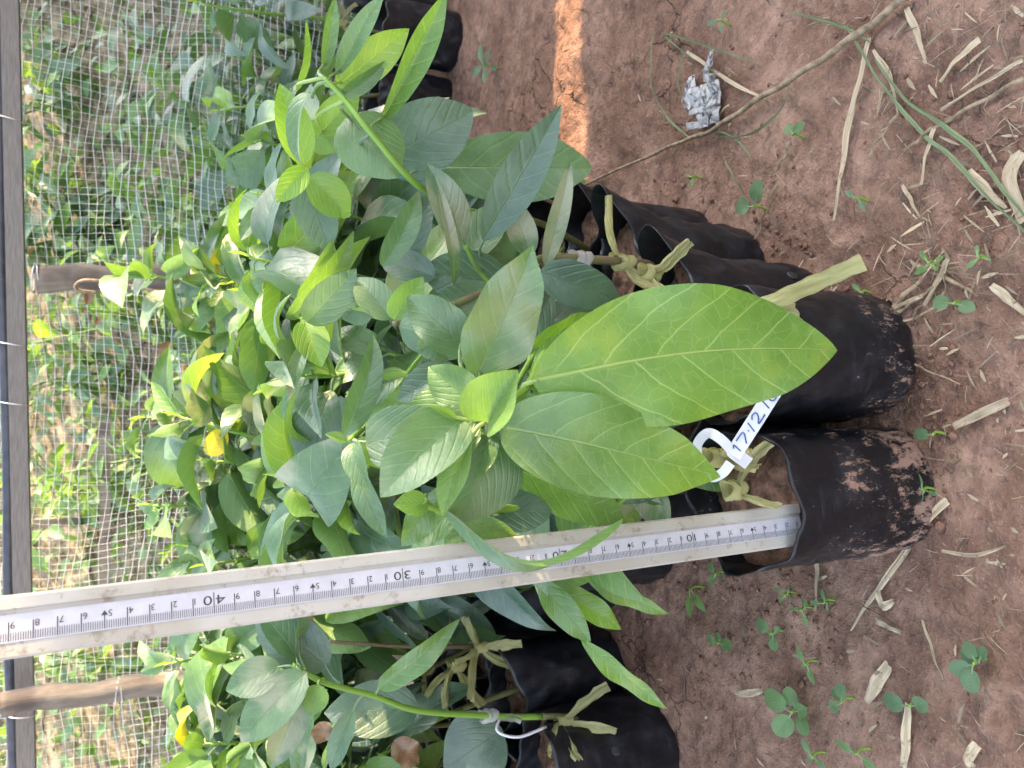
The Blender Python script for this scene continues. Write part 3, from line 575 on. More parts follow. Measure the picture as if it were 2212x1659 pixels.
def right_plant():
    t = thing('sapling', (.138, .682, .125), 'tall leaning sapling with a bare green stem, over the sunlit strip of ground', 'sapling', GS)
    stem_part(t, [A(.138, .682, .125), at(1160, 480, .70), at(1010, 455, .635), at(905, 402, .545), at(800, 285, .508), at(750, 222, .505), at(700, 168, .505)], .0034, .0015, .0, 10)
    L = [((818, 352, .612), (1022, 238, .605), 156, 0, dict(age=.10, bend=.4, fold=.12, sh=(.5, .66), label='broad dark green leaf behind the bare stem'), (800, 288, .509)),
         ((752, 250, .545), (858, 385, .54), 146, -12, dict(age=.42, bend=.75, fold=-.12, curl=-.35, sh=(.42, .62), label='domed pale heart shaped leaf in front of the bare stem'), (752, 225, .505)),
         ((824, 262, .552), (966, -22, .505), 82, 15, dict(age=.75, bend=.2, fold=.75, sh=(.7, .8), label='long folded upright leaf of two greens'), (812, 294, .510)),
         ((728, 162, .53), (832, -18, .50), 54, -20, dict(age=.45, bend=.25, fold=.4, sh=(.7, .9)), (714, 182, .505)),
         ((728, 186, .545), (884, 62, .535), 86, 8, dict(age=1, bend=.35, fold=.15), (716, 186, .505)),
         ((700, 150, .53), (724, -12, .50), 38, 12, dict(age=.5, bend=.3, fold=.5), (700, 168, .505)),
         ((640, 198, .55), (661, 42, .53), 34, 55, dict(age=.85, bend=.3, fold=.5), (700, 168, .505)),
         ((658, 356, .565), (604, 180, .545), 80, 10, dict(age=1, bend=.4, fold=.3, label='bright yellow green leaf pointing up from the tip cluster'), None),
         ((676, 198, .52), (658, 360, .535), 62, 58, dict(age=.4, bend=1.5, fold=.35, label='pale leaf arching over the tip cluster'), (706, 176, .505)),
         ((688, 292, .575), (776, 198, .565), 74, -5, dict(age=1, bend=.4, fold=.2), (744, 216, .505)),
         ((672, 300, .57), (720, 330, .57), 40, 10, dict(age=.9, bend=.5, fold=.3), None),
         ((662, 362, .55), (596, 438, .54), 56, 5, dict(age=1, bend=.4, fold=.2), None),
         ((735, 210, .545), (836, 130, .54), 46, 30, dict(age=.4, bend=.4, fold=.4), (728, 200, .505)),
         ((668, 380, .57), (755, 470, .59), 86, -10, dict(age=.75, bend=.5, fold=.2), None),
         ((665, 390, .585), (712, 545, .60), 92, 10, dict(age=.15, bend=.4, fold=.25), None),
         ((945, 360, .665), (1279, 363, .665), 148, 3, dict(age=.40, bend=.35, fold=.10, sh=(.62, .62), nu=34, nv=14, label='large rounded mid green leaf hanging over the far bags'), (905, 402, .546)),
         ((1044, 520, .56), (1213, 226, .54), 96, 5, dict(age=.08, bend=.4, fold=.2, sh=(.7, .9), nu=34, nv=12, label='narrow dark blue green leaf pointing up to the right'), (1040, 556, .575)),
         ((1003, 522, .55), (921, 352, .53), 82, 15, dict(age=.15, stain=.5, bend=.45, fold=.22, label='blue green leaf with a cream sun patch painted at its tip'), (1045, 585, .57)),
         ((980, 615, .56), (935, 372, .528), 34, 30, dict(age=.3, stain=.9, bend=.7, fold=.5), None),
         ((1178, 575, .57), (1233, 346, .55), 48, 12, dict(age=.25, stain=.8, bend=.4, fold=.3, label='slender upright leaf with a dry tan stripe'), (1190, 590, .58)),
         ((1145, 552, .575), (1100, 424, .56), 66, 5, dict(age=.2, stain=.8, bend=.4, fold=.25), (1170, 585, .58)),
         ((826, 575, .57), (905, 412, .56), 62, 15, dict(age=.3, stain=.6, bend=1.1, fold=.3), None),
         ((868, 562, .59), (930, 420, .58), 84, -12, dict(age=.1, bend=.6, fold=.35), None),
         ((1095, 605, .60), (905, 585, .59), 120, -8, dict(age=.12, bend=.5, fold=.2), None),
         ((1110, 560, .64), (950, 470, .63), 110, 10, dict(age=.3, bend=.5, fold=.15), None),
         ((1000, 560, .62), (1090, 440, .63), 90, -15, dict(age=.45, bend=.5, fold=.15), None)]
    for b, e, wp, ro, k, pet in L: HL(t, b, e, wp, ro, k.pop('label', None), pet, **k)
    m = MB(); m.tube(spline([A(.138, .68, .16), at(1110, 640, .60), at(1040, 590, .572), at(1005, 530, .552)], 8), .0019, 7, tint=(.4, .1, 0)); m.build('side_shoot', M['stem'], t)
right_plant()
def edge_plant():
    t = thing('sapling', (.105, .605, .12), 'sapling with a glossy dark leaf and a yellow bow on its leaning brown stem', 'sapling', GS)
    s = stem_part(t, [A(.105, .60, .12), at(1400, 572, .64), at(1260, 560, .60), at(1160, 562, .585), at(1020, 640, .56), at(900, 690, .545), at(850, 700, .535)], .0042, .002, .6)
    L = [((1168, 585, .505), (1340, 648, .525), 96, 5, dict(age=.0, bend=.45, fold=.12, sh=(.42, .66), label='glossy dark blue green leaf'), (1160, 575, .56)),
         ((862, 704, .535), (978, 724, .52), 106, 10, dict(age=.3, stain=.25, bend=.7, fold=-.15, curl=-.3, sh=(.4, .75), label='pale domed leaf near the crown'), None),
         ((850, 690, .545), (914, 598, .53), 70, 0, dict(age=1, bend=.9, fold=.3), None),
         ((745, 940, .51), (806, 722, .51), 74, 25, dict(age=.25, bend=.9, fold=.4, label='long blue green leaf curving up, with a rolled edge'), None),
         ((985, 792, .50), (857, 866, .495), 80, 8, dict(age=.1, stain=.4, bend=.55, fold=.2, label='dark leaf with a tan scar across its middle'), (1010, 800, .51)),
         ((872, 800, .52), (800, 885, .51), 58, 30, dict(age=.3, bend=1.2, fold=.3), None),
         ((925, 850, .52), (760, 880, .52), 130, -10, dict(age=.75, bend=.5, fold=.2), None),
         ((845, 690, .55), (770, 600, .56), 78, 10, dict(age=.35, bend=.5, fold=.2), None),
         ((662, 696, .575), (770, 580, .555), 86, 12, dict(age=.25, bend=.5, fold=.2, label='smooth blue green leaf left of the crown'), None),
         ((620, 690, .60), (764, 498, .58), 66, 30, dict(age=.55, stain=.4, bend=1.0, fold=.3, label='long leaf arching high among the saplings'), None),
         ((655, 692, .58), (694, 794, .57), 78, -10, dict(age=1, bend=.4, fold=.25), (650, 690, .58)),
         ((662, 735, .575), (622, 870, .56), 36, 15, dict(age=.35, stain=.8, bend=.5, fold=.45), None),
         ((800, 640, .57), (740, 690, .58), 80, 0, dict(age=.3, bend=.6, fold=.2), None),
         ((940, 600, .58), (820, 560, .59), 76, 20, dict(age=.05, bend=.6, fold=.25), None),
         ((1090, 660, .57), (935, 645, .56), 96, 0, dict(age=.2, bend=.5, fold=.2), None),
         ((1190, 640, .56), (1100, 770, .55), 76, -10, dict(age=.15, bend=.4, fold=.2), None),
         ((790, 958, .455), (992, 925, .455), 138, -10, dict(age=.35, stain=.2, bend=.5, fold=.15, sh=(.4, .7), label='broad blue green leaf left of the middle crown'), (765, 950, .46)),
         ((750, 952, .46), (702, 938, .455), 26, 20, dict(age=.6, bend=.4, fold=.4), None),
         ((765, 955, .46), (800, 1055, .45), 62, 30, dict(age=.4, bend=1.3, fold=.4), None),
         ((770, 950, .465), (845, 1010, .475), 56, -10, dict(age=.8, bend=.5, fold=.25), None),
         ((775, 1010, .47), (835, 1160, .47), 60, 25, dict(age=.3, bend=.8, fold=.35), None)]
    for b, e, wp, ro, k, pet in L: HL(t, b, e, wp, ro, k.pop('label', None), pet, **k)
    m = MB(); m.tube(spline([at(1020, 640, .62), at(900, 780, .60), at(810, 900, .56), at(756, 950, .465)], 8), .0018, 7, tint=(.7, .05, 0)); m.build('side_shoot', M['stem'], t)
    m = MB(); m.tube(spline([at(900, 690, .545), at(790, 670, .57), at(700, 660, .58), at(650, 690, .585)], 8), .0017, 7, tint=(.6, .05, 0)); m.build('side_shoot', M['stem'], t)
    tape_knot(t, at(1345, 568, .62), [(.5, .15, .35), (-.55, -.35, -.1), (-.4, -.3, -.4)], .014, .05, 5)
    tape_knot(t, at(1405, 590, .615), [(-.9, -.6, .1), (-.9, -.3, -.2), (.2, -.8, 0)], .012, .035, 6)
    tape_knot(t, at(1255, 562, .598), [(.1, .2, 1)], .010, .012, 7, 'graft_film', 'film')
edge_plant()
def long_tape():
    t = thing('plastic_strip', gz(1700, 640, .10), 'yellowish raffia strip sticking out in front of the clean bag', 'strip')
    a, b = at(1640, 665, .555), at(1864, 566, .545); d = b - a; n = TOCAM((a + b) / 2); side = nrm(np.cross(d, n)); m = MB()
    for q, ww in ((0, 1.0), (.0016, .8)):
        pts = [a + d * (k / 16) + n * (q + .003 * math.sin(k * .5)) for k in range(17)]
        m.strip(pts, [.0125 * ww * (1 + .08 * math.sin(k * 1.7)) for k in range(17)], [side * math.cos(.3 * math.sin(k * .4)) + n * math.sin(.3 * math.sin(k * .4)) for k in range(17)], 1.0, ripple=.0006, seg=7)
    m.build('flattened_tape', M['tape'], t)
    m = MB(); m.strip(spline([a - d * .1, a + d * .15 + side * .008, a + d * .3 + side * .014 - n * .004], 5), .013, side, .6, ripple=.001, seg=5); m.build('loose_end', M['tape'], t)
long_tape()
def left_plant():
    r = (-.42, .757, .12)
    t = thing('sapling', r, 'sapling on the left with a thick green stem and film-wrapped graft', 'sapling', GS)
    s = stem_part(t, [A(*r), at(1245, 1555, .86), at(1100, 1548, .82), at(910, 1536, .765), at(805, 1502, .735), at(700, 1474, .705), at(632, 1436, .69)], .0040, .0022, .12, 10)
    L = [((815, 1488, .735), (994, 1336, .725), 60, 15, dict(age=.6, bend=.9, fold=.35, wave=.2, label='pale twisted leaf hanging to the right of the stem'), (815, 1506, .737)),
         ((606, 1438, .69), (488, 1492, .68), 82, 5, dict(age=.3, stain=.5, bend=.5, fold=.2, label='leaf with a brown tip at the top of the stem'), (632, 1438, .69)),
         ((662, 1452, .69), (520, 1602, .68), 104, 12, dict(age=.3, stain=.8, bend=.7, fold=.25, label='scarred pale leaf folded over below the crown'), (640, 1440, .69)),
         ((655, 1478, .70), (585, 1660, .70), 76, -10, dict(age=.25, stain=.7, bend=.6, fold=.35), (660, 1462, .70)),
         ((710, 1440, .73), (548, 1320, .725), 112, -5, dict(age=.0, bend=.4, fold=.18, label='large dark blue green leaf behind the crown'), (740, 1480, .72)),
         ((645, 1425, .71), (555, 1312, .705), 70, 25, dict(age=.15, bend=.5, fold=.3), (650, 1442, .70)),
         ((648, 1380, .715), (640, 1300, .70), 40, 40, dict(age=.2, bend=.7, fold=.4), (665, 1450, .71)),
         ((688, 1478, .695), (672, 1545, .69), 60, 0, dict(age=.85, bend=.5, fold=.2), (690, 1470, .70)),
         ((765, 1530, .73), (715, 1665, .73), 52, 15, dict(age=.25, bend=.6, fold=.35), (790, 1498, .73)),
         ((650, 1490, .69), (600, 1555, .69), 62, 30, dict(age=.2, stain=.5, bend=.6, fold=.3), (645, 1450, .695)),
         ((1085, 1575, .85), (958, 1662, .83), 150, 0, dict(age=.05, bend=.4, fold=.12, label='broad dark leaf low down beside the graft'), None),
         ((905, 1530, .80), (700, 1540, .79), 120, 10, dict(age=.08, bend=.4, fold=.15), (915, 1535, .77)),
         ((690, 1560, .74), (706, 1600, .74), 50, 10, dict(age=.2, dry=1, bend=1.0, fold=.4, wave=.3, label='dry brown curled leaf'), None),
         ((665, 1318, .74), (650, 1372, .73), 36, 0, dict(age=.2, dry=1, bend=.8, fold=.3, wave=.3, label='rusty dead leaf behind the stick'), None),
         ((850, 1600, .80), (905, 1650, .80), 60, 0, dict(age=.2, dry=1, bend=.8, fold=.3, wave=.3, label='pale brown dry leaf low on the stem', twist=.8), None)]
    for b, e, wp, ro, k, pet in L: HL(t, b, e, wp, ro, k.pop('label', None), pet, nu=18, nv=8, **k)
    tape_knot(t, at(1055, 1546, .81), [(-.3, -.2, -1)], .013, .04, 7, 'graft_film', 'film')
    tape_knot(t, at(1215, 1558, .845), [(-.3, -.5, -.9), (-.5, -.6, .3), (.7, -.6, -.4), (-.1, -.5, .9)], .015, .06, 9)
    m = MB(); m.tube(spline([at(1080, 1550, .815), at(1075, 1580, .80), at(1120, 1592, .80), at(1180, 1570, .82)], 6), .0016, 5); m.build('white_string', M['paper'], t)
left_plant()
def label_tag():
    t = thing('plant_label', at(1585, 985, .515), 'white looped plastic label with blue handwriting round the sapling beside the stick', 'label')
    # written end runs from the slot (1590, 975) to the right and up (1668, 850)
    a, b = at(1583, 984, .508), at(1676, 838, .500); d = nrm(b - a); n = TOCAM((a + b) / 2); n = nrm(n - d * np.dot(n, d)); side = nrm(np.cross(d, n))
    W = .0105; L = np.linalg.norm(b - a); m = MB()
    m.strip([a + d * L * k / 12 + n * .0015 * math.sin(k * .26) for k in range(13)], W, side, seg=4); ws = m.build('written_strip', M['paper'], t)
    m = MB(); pts = spline([at(1618, 1002, .513), at(1586, 978, .509), at(1556, 948, .506), at(1528, 936, .515), at(1506, 962, .528), at(1512, 1000, .532), at(1535, 1030, .525), at(1560, 1022, .515), at(1578, 1000, .511)], 7)
    up = nrm(A(.25, .2, 1)); sides = []
    for k, p in enumerate(pts):
        tt = nrm(pts[min(k + 1, len(pts) - 1)] - pts[max(k - 1, 0)]); f = k / (len(pts) - 1)
        sv = nrm(np.cross(tt, TOCAM(p))) * (1 if f < .35 or f > .8 else .6) + up * (.0 if f < .3 or f > .85 else .8) * (1 if f > .5 else -1) * .0; sides.append(nrm(sv))
    m.strip(pts, [.0066 if k > 8 else .0088 for k in range(len(pts))], sides, seg=3); m.build('loop', M['paper'], t)
    m = MB(); v = n * .0005
    for x0, pl in ((.10, [(0, -.25), (.02, .28), (-.02, .18)]), (.20, [(-.02, .30), (.12, .22), (.02, -.30)]), (.36, [(0, 0), (.02, .02)]), (.43, [(-.03, -.32), (.02, .30)]), (.56, [(-.05, .18), (.0, .32), (.05, .20), (.02, -.05), (-.05, -.28), (.09, -.30)]), (.74, [(0, -.32), (.04, .30)]), (.86, [(.04, .3), (-.02, .0), (-.01, -.28), (.05, -.30), (.08, -.1), (.03, .02)])):
        q = spline([a + d * L * (x0 + p[0]) - side * W * p[1] + v + n * .0015 * math.sin(3.12 * (x0 + p[0])) for p in pl], 4); m.tube(q, .00045, 5, flat=1)
    m.build('handwriting', M['pen'], ws)
label_tag()

# ------------------------------------------------------------------ the packed bed behind
protos = []
for k in range(4):
    p = make_bag(0, 0, 40 + k, (.6, .9, .4, 1.0)[k], .12, 'x', a0=k * .8); protos.append(p)
used = [0]
def bed_bag(x, y, label):
    p = protos[used[0] % 4]
    if used[0] < 4: p.location = (x, y, hz(x, y) - .003); p.rotation_euler = (0, 0, R(0, 6)); p['label'] = label; p['group'] = GB
    else: dup(p, (x, y, hz(x, y) - .003), R(0, 6.2), label, GB)
    used[0] += 1
def bed_sapling(x, y, h, label, seed, n=16, size=.085, lean=None, lo=.24, lod=0):
    rr = random.Random(seed); b = A(x, y, hz(x, y) + .118)
    ln = lean if lean is not None else (rr.gauss(0, .05), rr.gauss(-.03, .05)); st = [b, b + A(ln[0] * .3 + rr.gauss(0, .008), ln[1] * .3, h * .4), b + A(ln[0] * .7, ln[1] * .7 + rr.gauss(0, .01), h * .75), b + A(ln[0], ln[1], h)]
    t = thing('sapling', b, label, 'sapling', GS); s = stem_part(t, st, .0038, .0017, rr.uniform(0, .25), 7)
    m = MB(); foliage(m, s, n, size, lo=lo, rr=rr, nu=10 if lod else 13, nv=4 if lod else 6); m.build('foliage', M['leaf'], t)
    if rr.random() < .6:
        c = s[int(len(s) * .25)]; tape_knot(t, c, [(rr.gauss(0, 1), rr.gauss(-.8, .6), rr.gauss(0, .5)) for _ in range(3)], .012, .045, seed)
    return t
def tied(x, y, h, label, seed):
    t = bed_sapling(x, y, h, label, seed, n=22, size=.09, lo=.5)
    m = MB(); m.tube(spline([A(x, y, .118), at(1120, 1392, .955), at(1000, 1396, .90), at(880, 1396, .865), at(700, 1385, .83)], 8), [.0036 - .00005 * k for k in range(33)], 8, tint=(.2, .8, 0)); m.build('brown_stem', M['stem'], t)
    tape_knot(t, at(1035, 1398, .905), [(.55, -.3, .45), (.15, -.5, -.9), (-.45, -.5, .55), (-.5, -.3, -.5), (-.1, -.4, .9)], .017, .062, 31); tape_knot(t, at(985, 1440, .90), [(-.2, -.5, .9), (-.3, -.3, 1), (-.6, -.5, -.2)], .017, .06, 33)
    return t
rows = [(.555, [-.055], .20), (.655, [-.13, -.03], .25), (.755, [-.19, -.085, .03], .285), (.86, [-.24, -.135, -.03, .075, .155], .32),
        (.965, [-.245, -.14, -.035, .07, .17, .265], .35), (1.07, [-.22, -.115, -.01, .095, .20, .30], .385), (1.17, [-.28, -.18, -.08, .02, .12, .22, .33], .40)]
sd_ = 100
for ri, (y, xs, h) in enumerate(rows):
    for ci, x in enumerate(xs):
        x2, y2 = x + R(-.012, .012), y + R(-.012, .012); sd_ += 1
        place = 'the %s row behind the middle crown, %s from its left end' % (ordinal(ri), ordinal(ci))
        bed_bag(x2, y2, 'black grow bag in ' + place)
        t = bed_sapling(x2, y2, h * R(.86, 1.12) * (.78 if x > .15 and ri > 2 else 1), 'leafy sapling in ' + place, sd_, n=rnd.choice((32, 34, 36)), size=R(.092, .116), lod=ri > 2)
        if (ri, ci) == (3, 0): HL(t, (682, 948, .78), (590, 1002, .77), 74, 5, 'fully yellow leaf', age=.9, stain=2, bend=.5, fold=.2); HL(t, (452, 984, .92), (488, 918, .91), 48, 0, 'small yellow leaf', age=.9, stain=2, bend=.6, fold=.2)
lrows = [(.75, [-.57, -.68], .30), (.855, [-.372, -.485, -.60], .30), (.965, [-.352, -.46, -.57, -.68], .34), (1.075, [-.335, -.44, -.55, -.66], .375), (1.18, [-.40, -.50, -.61, -.72], .39)]
for ri, (y, xs, h) in enumerate(lrows):
    for ci, x in enumerate(xs):
        x2, y2 = x + R(-.01, .01), y + R(-.01, .01); sd_ += 1
        place = 'the %s row of the left bed, %s from the corridor' % (ordinal(ri), ordinal(ci + (1 if ri == 0 else 0)))
        if not (ci == 0 and 0 < ri < 4): bed_bag(x2, y2, 'black grow bag in ' + place)
        bed_sapling(x2, y2, h * R(.88, 1.1), 'leafy sapling in ' + place, sd_, n=rnd.choice((32, 34, 36)), size=R(.080, .102), lod=ri > 1, lo=.48) if (ri, ci) != (1, 0) else tied(x2, y2, h, 'leafy sapling with a big straw-coloured bow on its dark stem, left of the stick', sd_)
for k, (x, y, h, lab) in enumerate(((.655, 1.40, .34, 'sapling in the bag across the path, leaning out of the top of the photo'), (.56, 1.44, .30, 'sapling with drooping grey green leaves, nearest the net across the path'), (.76, 1.46, .38, 'sapling at the outer edge of the path, partly cut by the frame'), (.45, 1.47, .26, 'low sapling with wilted leaves beside the net, across the path'))):
    if k: bed_bag(x, y, 'grow bag of the ' + ('drooping', 'outer', 'low wilted')[k - 1] + ' sapling across the path')
    bed_sapling(x, y, h, lab, 300 + k, n=16, size=.095, lod=1, lo=.2)

# ------------------------------------------------------------------ bushes and litter beyond the net
def bush(x, y, h, label, seed, n, size, tone=.2, spread=.25):
    rr = random.Random(seed); b = A(x, y, hz(x, y) - .01); t = thing('leafy_bush', b, label, 'bush', 'bushes growing beyond the net')
    m = MB(); sm = MB(); nb = 5
    for q in range(nb):
        az = rr.uniform(0, 6.3); e = b + A(math.cos(az) * spread * rr.uniform(.3, 1), math.sin(az) * spread * rr.uniform(.3, 1), h * rr.uniform(.6, 1.05)); s = spline([b, b + (e - b) * .4 + A(rr.gauss(0, .03), rr.gauss(0, .03), .05), e], 7)
        sm.tube(s, [.006 - .0045 * k / len(s) for k in range(len(s))], 5, tint=(.2, .4, 0)); foliage(m, s, n // nb, size, lo=.15, rr=rr, nu=7, nv=4, droop=.5, agelo=tone)
    m.build('foliage', M['leaf'], t); sm.build('stems', M['stem'], t)
bl = [(.22, 1.80, .40, 'low dark bush pressed against the net beside the vine post', 110, .095, .05, .2), (.46, 1.82, .50, 'dense dark bush pressed against the net near the top edge', 170, .105, .05, .22), (-.02, 1.85, .28, 'small bright bush just behind the net under the vine post', 40, .075, .35, .15), (-.22, 1.9, .28, 'small ferny bush just behind the net above the measuring stick', 44, .06, .45, .15), (-.68, 1.85, .30, 'small bright bush just behind the net at the lower edge', 50, .075, .4, .2), (.85, 1.9, .6, 'tall dark bush behind the net beyond the top corner', 80, .1, .1, .25), (.2, 2.6, .55, 'pale bush in the middle of the bank right of the vine post', 120, .095, .2, .28), (-.2, 2.7, .5, 'broad bush in the middle of the bank behind the old boards', 110, .09, .4, .28),
      (.32, 1.95, .55, 'dark broad leaved bush beyond the net, close to the top of the photo', 160, .10, .0, .22), (.62, 2.0, .6, 'dark bush beyond the net at the top edge of the photo', 150, .10, .0, .25), (.12, 2.2, .5, 'loose bush beyond the net right of the vine post', 110, .095, .15, .25),
      (-.10, 2.15, .34, 'thin bush with narrow upright leaves beyond the net, below the vine post', 40, .085, .35, .16), (-.33, 2.25, .36, 'bright green bush beyond the net, behind the long grass stems', 50, .08, .4, .2), (-.55, 2.0, .36, 'bright bush beyond the net behind the lower bamboo post', 50, .075, .4, .2),
      (.05, 3.0, .5, 'pale bush far up the bank, right of the vine post', 60, .10, .3, .3), (.55, 3.0, .6, 'large bush far up the bank near the top of the photo', 150, .11, .15, .35), (-.42, 3.0, .42, 'yellow green bush far up the bank left of the board fence', 60, .09, .5, .3), (-.95, 2.9, .5, 'bush far up the bank at the lower edge of the photo', 60, .10, .35, .3), (1.05, 3.1, .7, 'far bush on the bank beyond the top corner', 60, .11, .2, .35),
      (.42, 2.45, .42, 'mid green bush half hidden behind the dark broad leaved bush', 130, .09, .25, .25), (-.78, 2.35, .38, 'feathery bush left of the lower bamboo post', 60, .07, .5, .2)]
for k, (x, y, h, lab, n, sz, tone, sp) in enumerate(bl): bush(x, y, h, lab, 500 + k, n, sz, tone, sp)
def ground_cover():
    m = MB(); r2 = random.Random(9)
    for k in range(9000):
        x, y = r2.uniform(-2.2, 2.4), 1.7 + 3.4 * r2.random(); z = hz(x, y); c = A(x, y, z + r2.uniform(0, .45) * r2.random() ** 1.5); az = r2.uniform(0, 6.3); L = r2.uniform(.03, .085)
        d = nrm(A(math.cos(az), math.sin(az), r2.uniform(-.1, 1.1))); leafm(m, c, c + d * L, L * r2.uniform(.3, .6), A(r2.gauss(0, .4), r2.gauss(-.3, .4), 1), bend=.6, fold=.2, age=r2.uniform(.1, .8), nu=3, nv=2)
    tag(m.build('ground_cover', M['leaf']), 'low green weeds covering the bank beyond the net', 'weeds', None, 'stuff')
    m = MB()
    for k in range(2600):
        x, y = r2.uniform(-2.2, 2.4), 1.62 + 3.0 * r2.random(); z = hz(x, y); c = A(x, y, z + .004); az = r2.uniform(0, 6.3); L = r2.uniform(.02, .10)
        d = nrm(A(math.cos(az), math.sin(az), r2.uniform(-.05, .25)))
        if r2.random() < .5: leafm(m, c, c + d * L * .8, L * .35, A(r2.gauss(0, .5), r2.gauss(0, .5), 1), bend=.8, fold=.3, nu=3, nv=2)
        else: m.tube([c, c + d * L * 1.3], .0016, 3)
    tag(m.build('leaf_litter', M['litter']), 'dry leaves and sticks littering the bank beyond the net', 'litter', None, 'stuff')
ground_cover()
def board_fence():
    t = thing('board_fence', (-.42, 2.55, hz(-.42, 2.55)), 'weathered grey boards of an old fence glimpsed through the net', 'fence')
    for k, (px, y0, yw) in enumerate(((1160, .5, .03),)):
        a = atY(450, px, 2.55); x = a[0]; z0 = hz(x, 2.55); m = MB(); m.box(A(x, 2.55 + y0, z0 + .28), yw, .02, .62); m.build('board', M['wood'], t, False)
    m = MB(); m.box(A(-.36, 2.575 + .05, hz(-.36, 2.6) + .34), .5, .016, .03); m.build('cross_rail', M['wood'], t, False)
board_fence()
def sun_screen():
    """unseen board screen added to shade the bed; its gaps shape the sun patches"""
    t = thing('sun_blocker', (2.3, .9, 0), 'unseen board screen added to shade the bed and let sun slits through', 'fence'); r2 = random.Random(4)
    y = -2.6; m = MB(); fx = 2.3
    while y < 4.2:
        wdt = r2.uniform(.085, .12)
        lo_gap = .075 if .87 < y < .97 else .0  # gap in the added screen that throws the sun strip on the soil
        m.box(A(fx, y + wdt / 2, .70), .02, wdt, 1.40); None
        # the upper part is split into pickets with holes for sun dapples
        z = 1.40 + r2.uniform(0, .05)
        tall = .15 < y < .80
        while z < (1.80 if tall else 1.95) and (tall or r2.random() < (.86 if y < 1.7 else .66)):
            hgt = r2.uniform(.06, .16); m.box(A(fx + .002, y + wdt / 2, z + hgt / 2), .018, wdt * r2.uniform(.80, .97), hgt); z += hgt + (r2.uniform(.015, .07) if r2.random() < (.25 if tall else .65) else .0)
        y += wdt + (lo_gap if lo_gap else .0)
    m.build('boards', M['wood'], t, False)
    m = MB(); m.box(A(fx + .03, .8, 1.2), .03, 6.8, .07); m.box(A(fx + .03, .8, .3), .03, 6.8, .07); m.build('cross_rail', M['wood'], t, False)
sun_screen()

# ------------------------------------------------------------------ things lying and growing on the red soil
def lying(name, pts, wid, tint, label, cat, group=None, mat='straw', lift=.004, seg=4, arch=0.0, uvl=1.0):
    P = spline([gz(x, y, lift) for x, y in pts], 7); n = len(P); zz = [hz(p[0], p[1]) for p in P]; f1 = np.polyfit(range(n), zz, 1)
    P = [A(p[0], p[1], lift + .002 + np.polyval(f1, k) + .0006 * math.sin(k * .9)) for k, p in enumerate(P)]; m = MB(); L = len(pts)
    wd = [np.interp(k / (n - 1), np.linspace(0, 1, len(wid)), wid) for k in range(n)]
    sides = []
    for k in range(n):
        tt = nrm(P[min(k + 1, n - 1)] - P[max(k - 1, 0)]); sides.append(nrm(nrm(np.cross(tt, A(0, 0, 1))) + A(0, 0, .15 * math.sin(k * .35 + n))))
    m.strip(P, wd, sides, uvl, ripple=.0006, seg=seg, tint=tint)
    return tag(recentre(m.build(name, M[mat])), label, cat, group)
SG = 'dry straw blades on the soil'
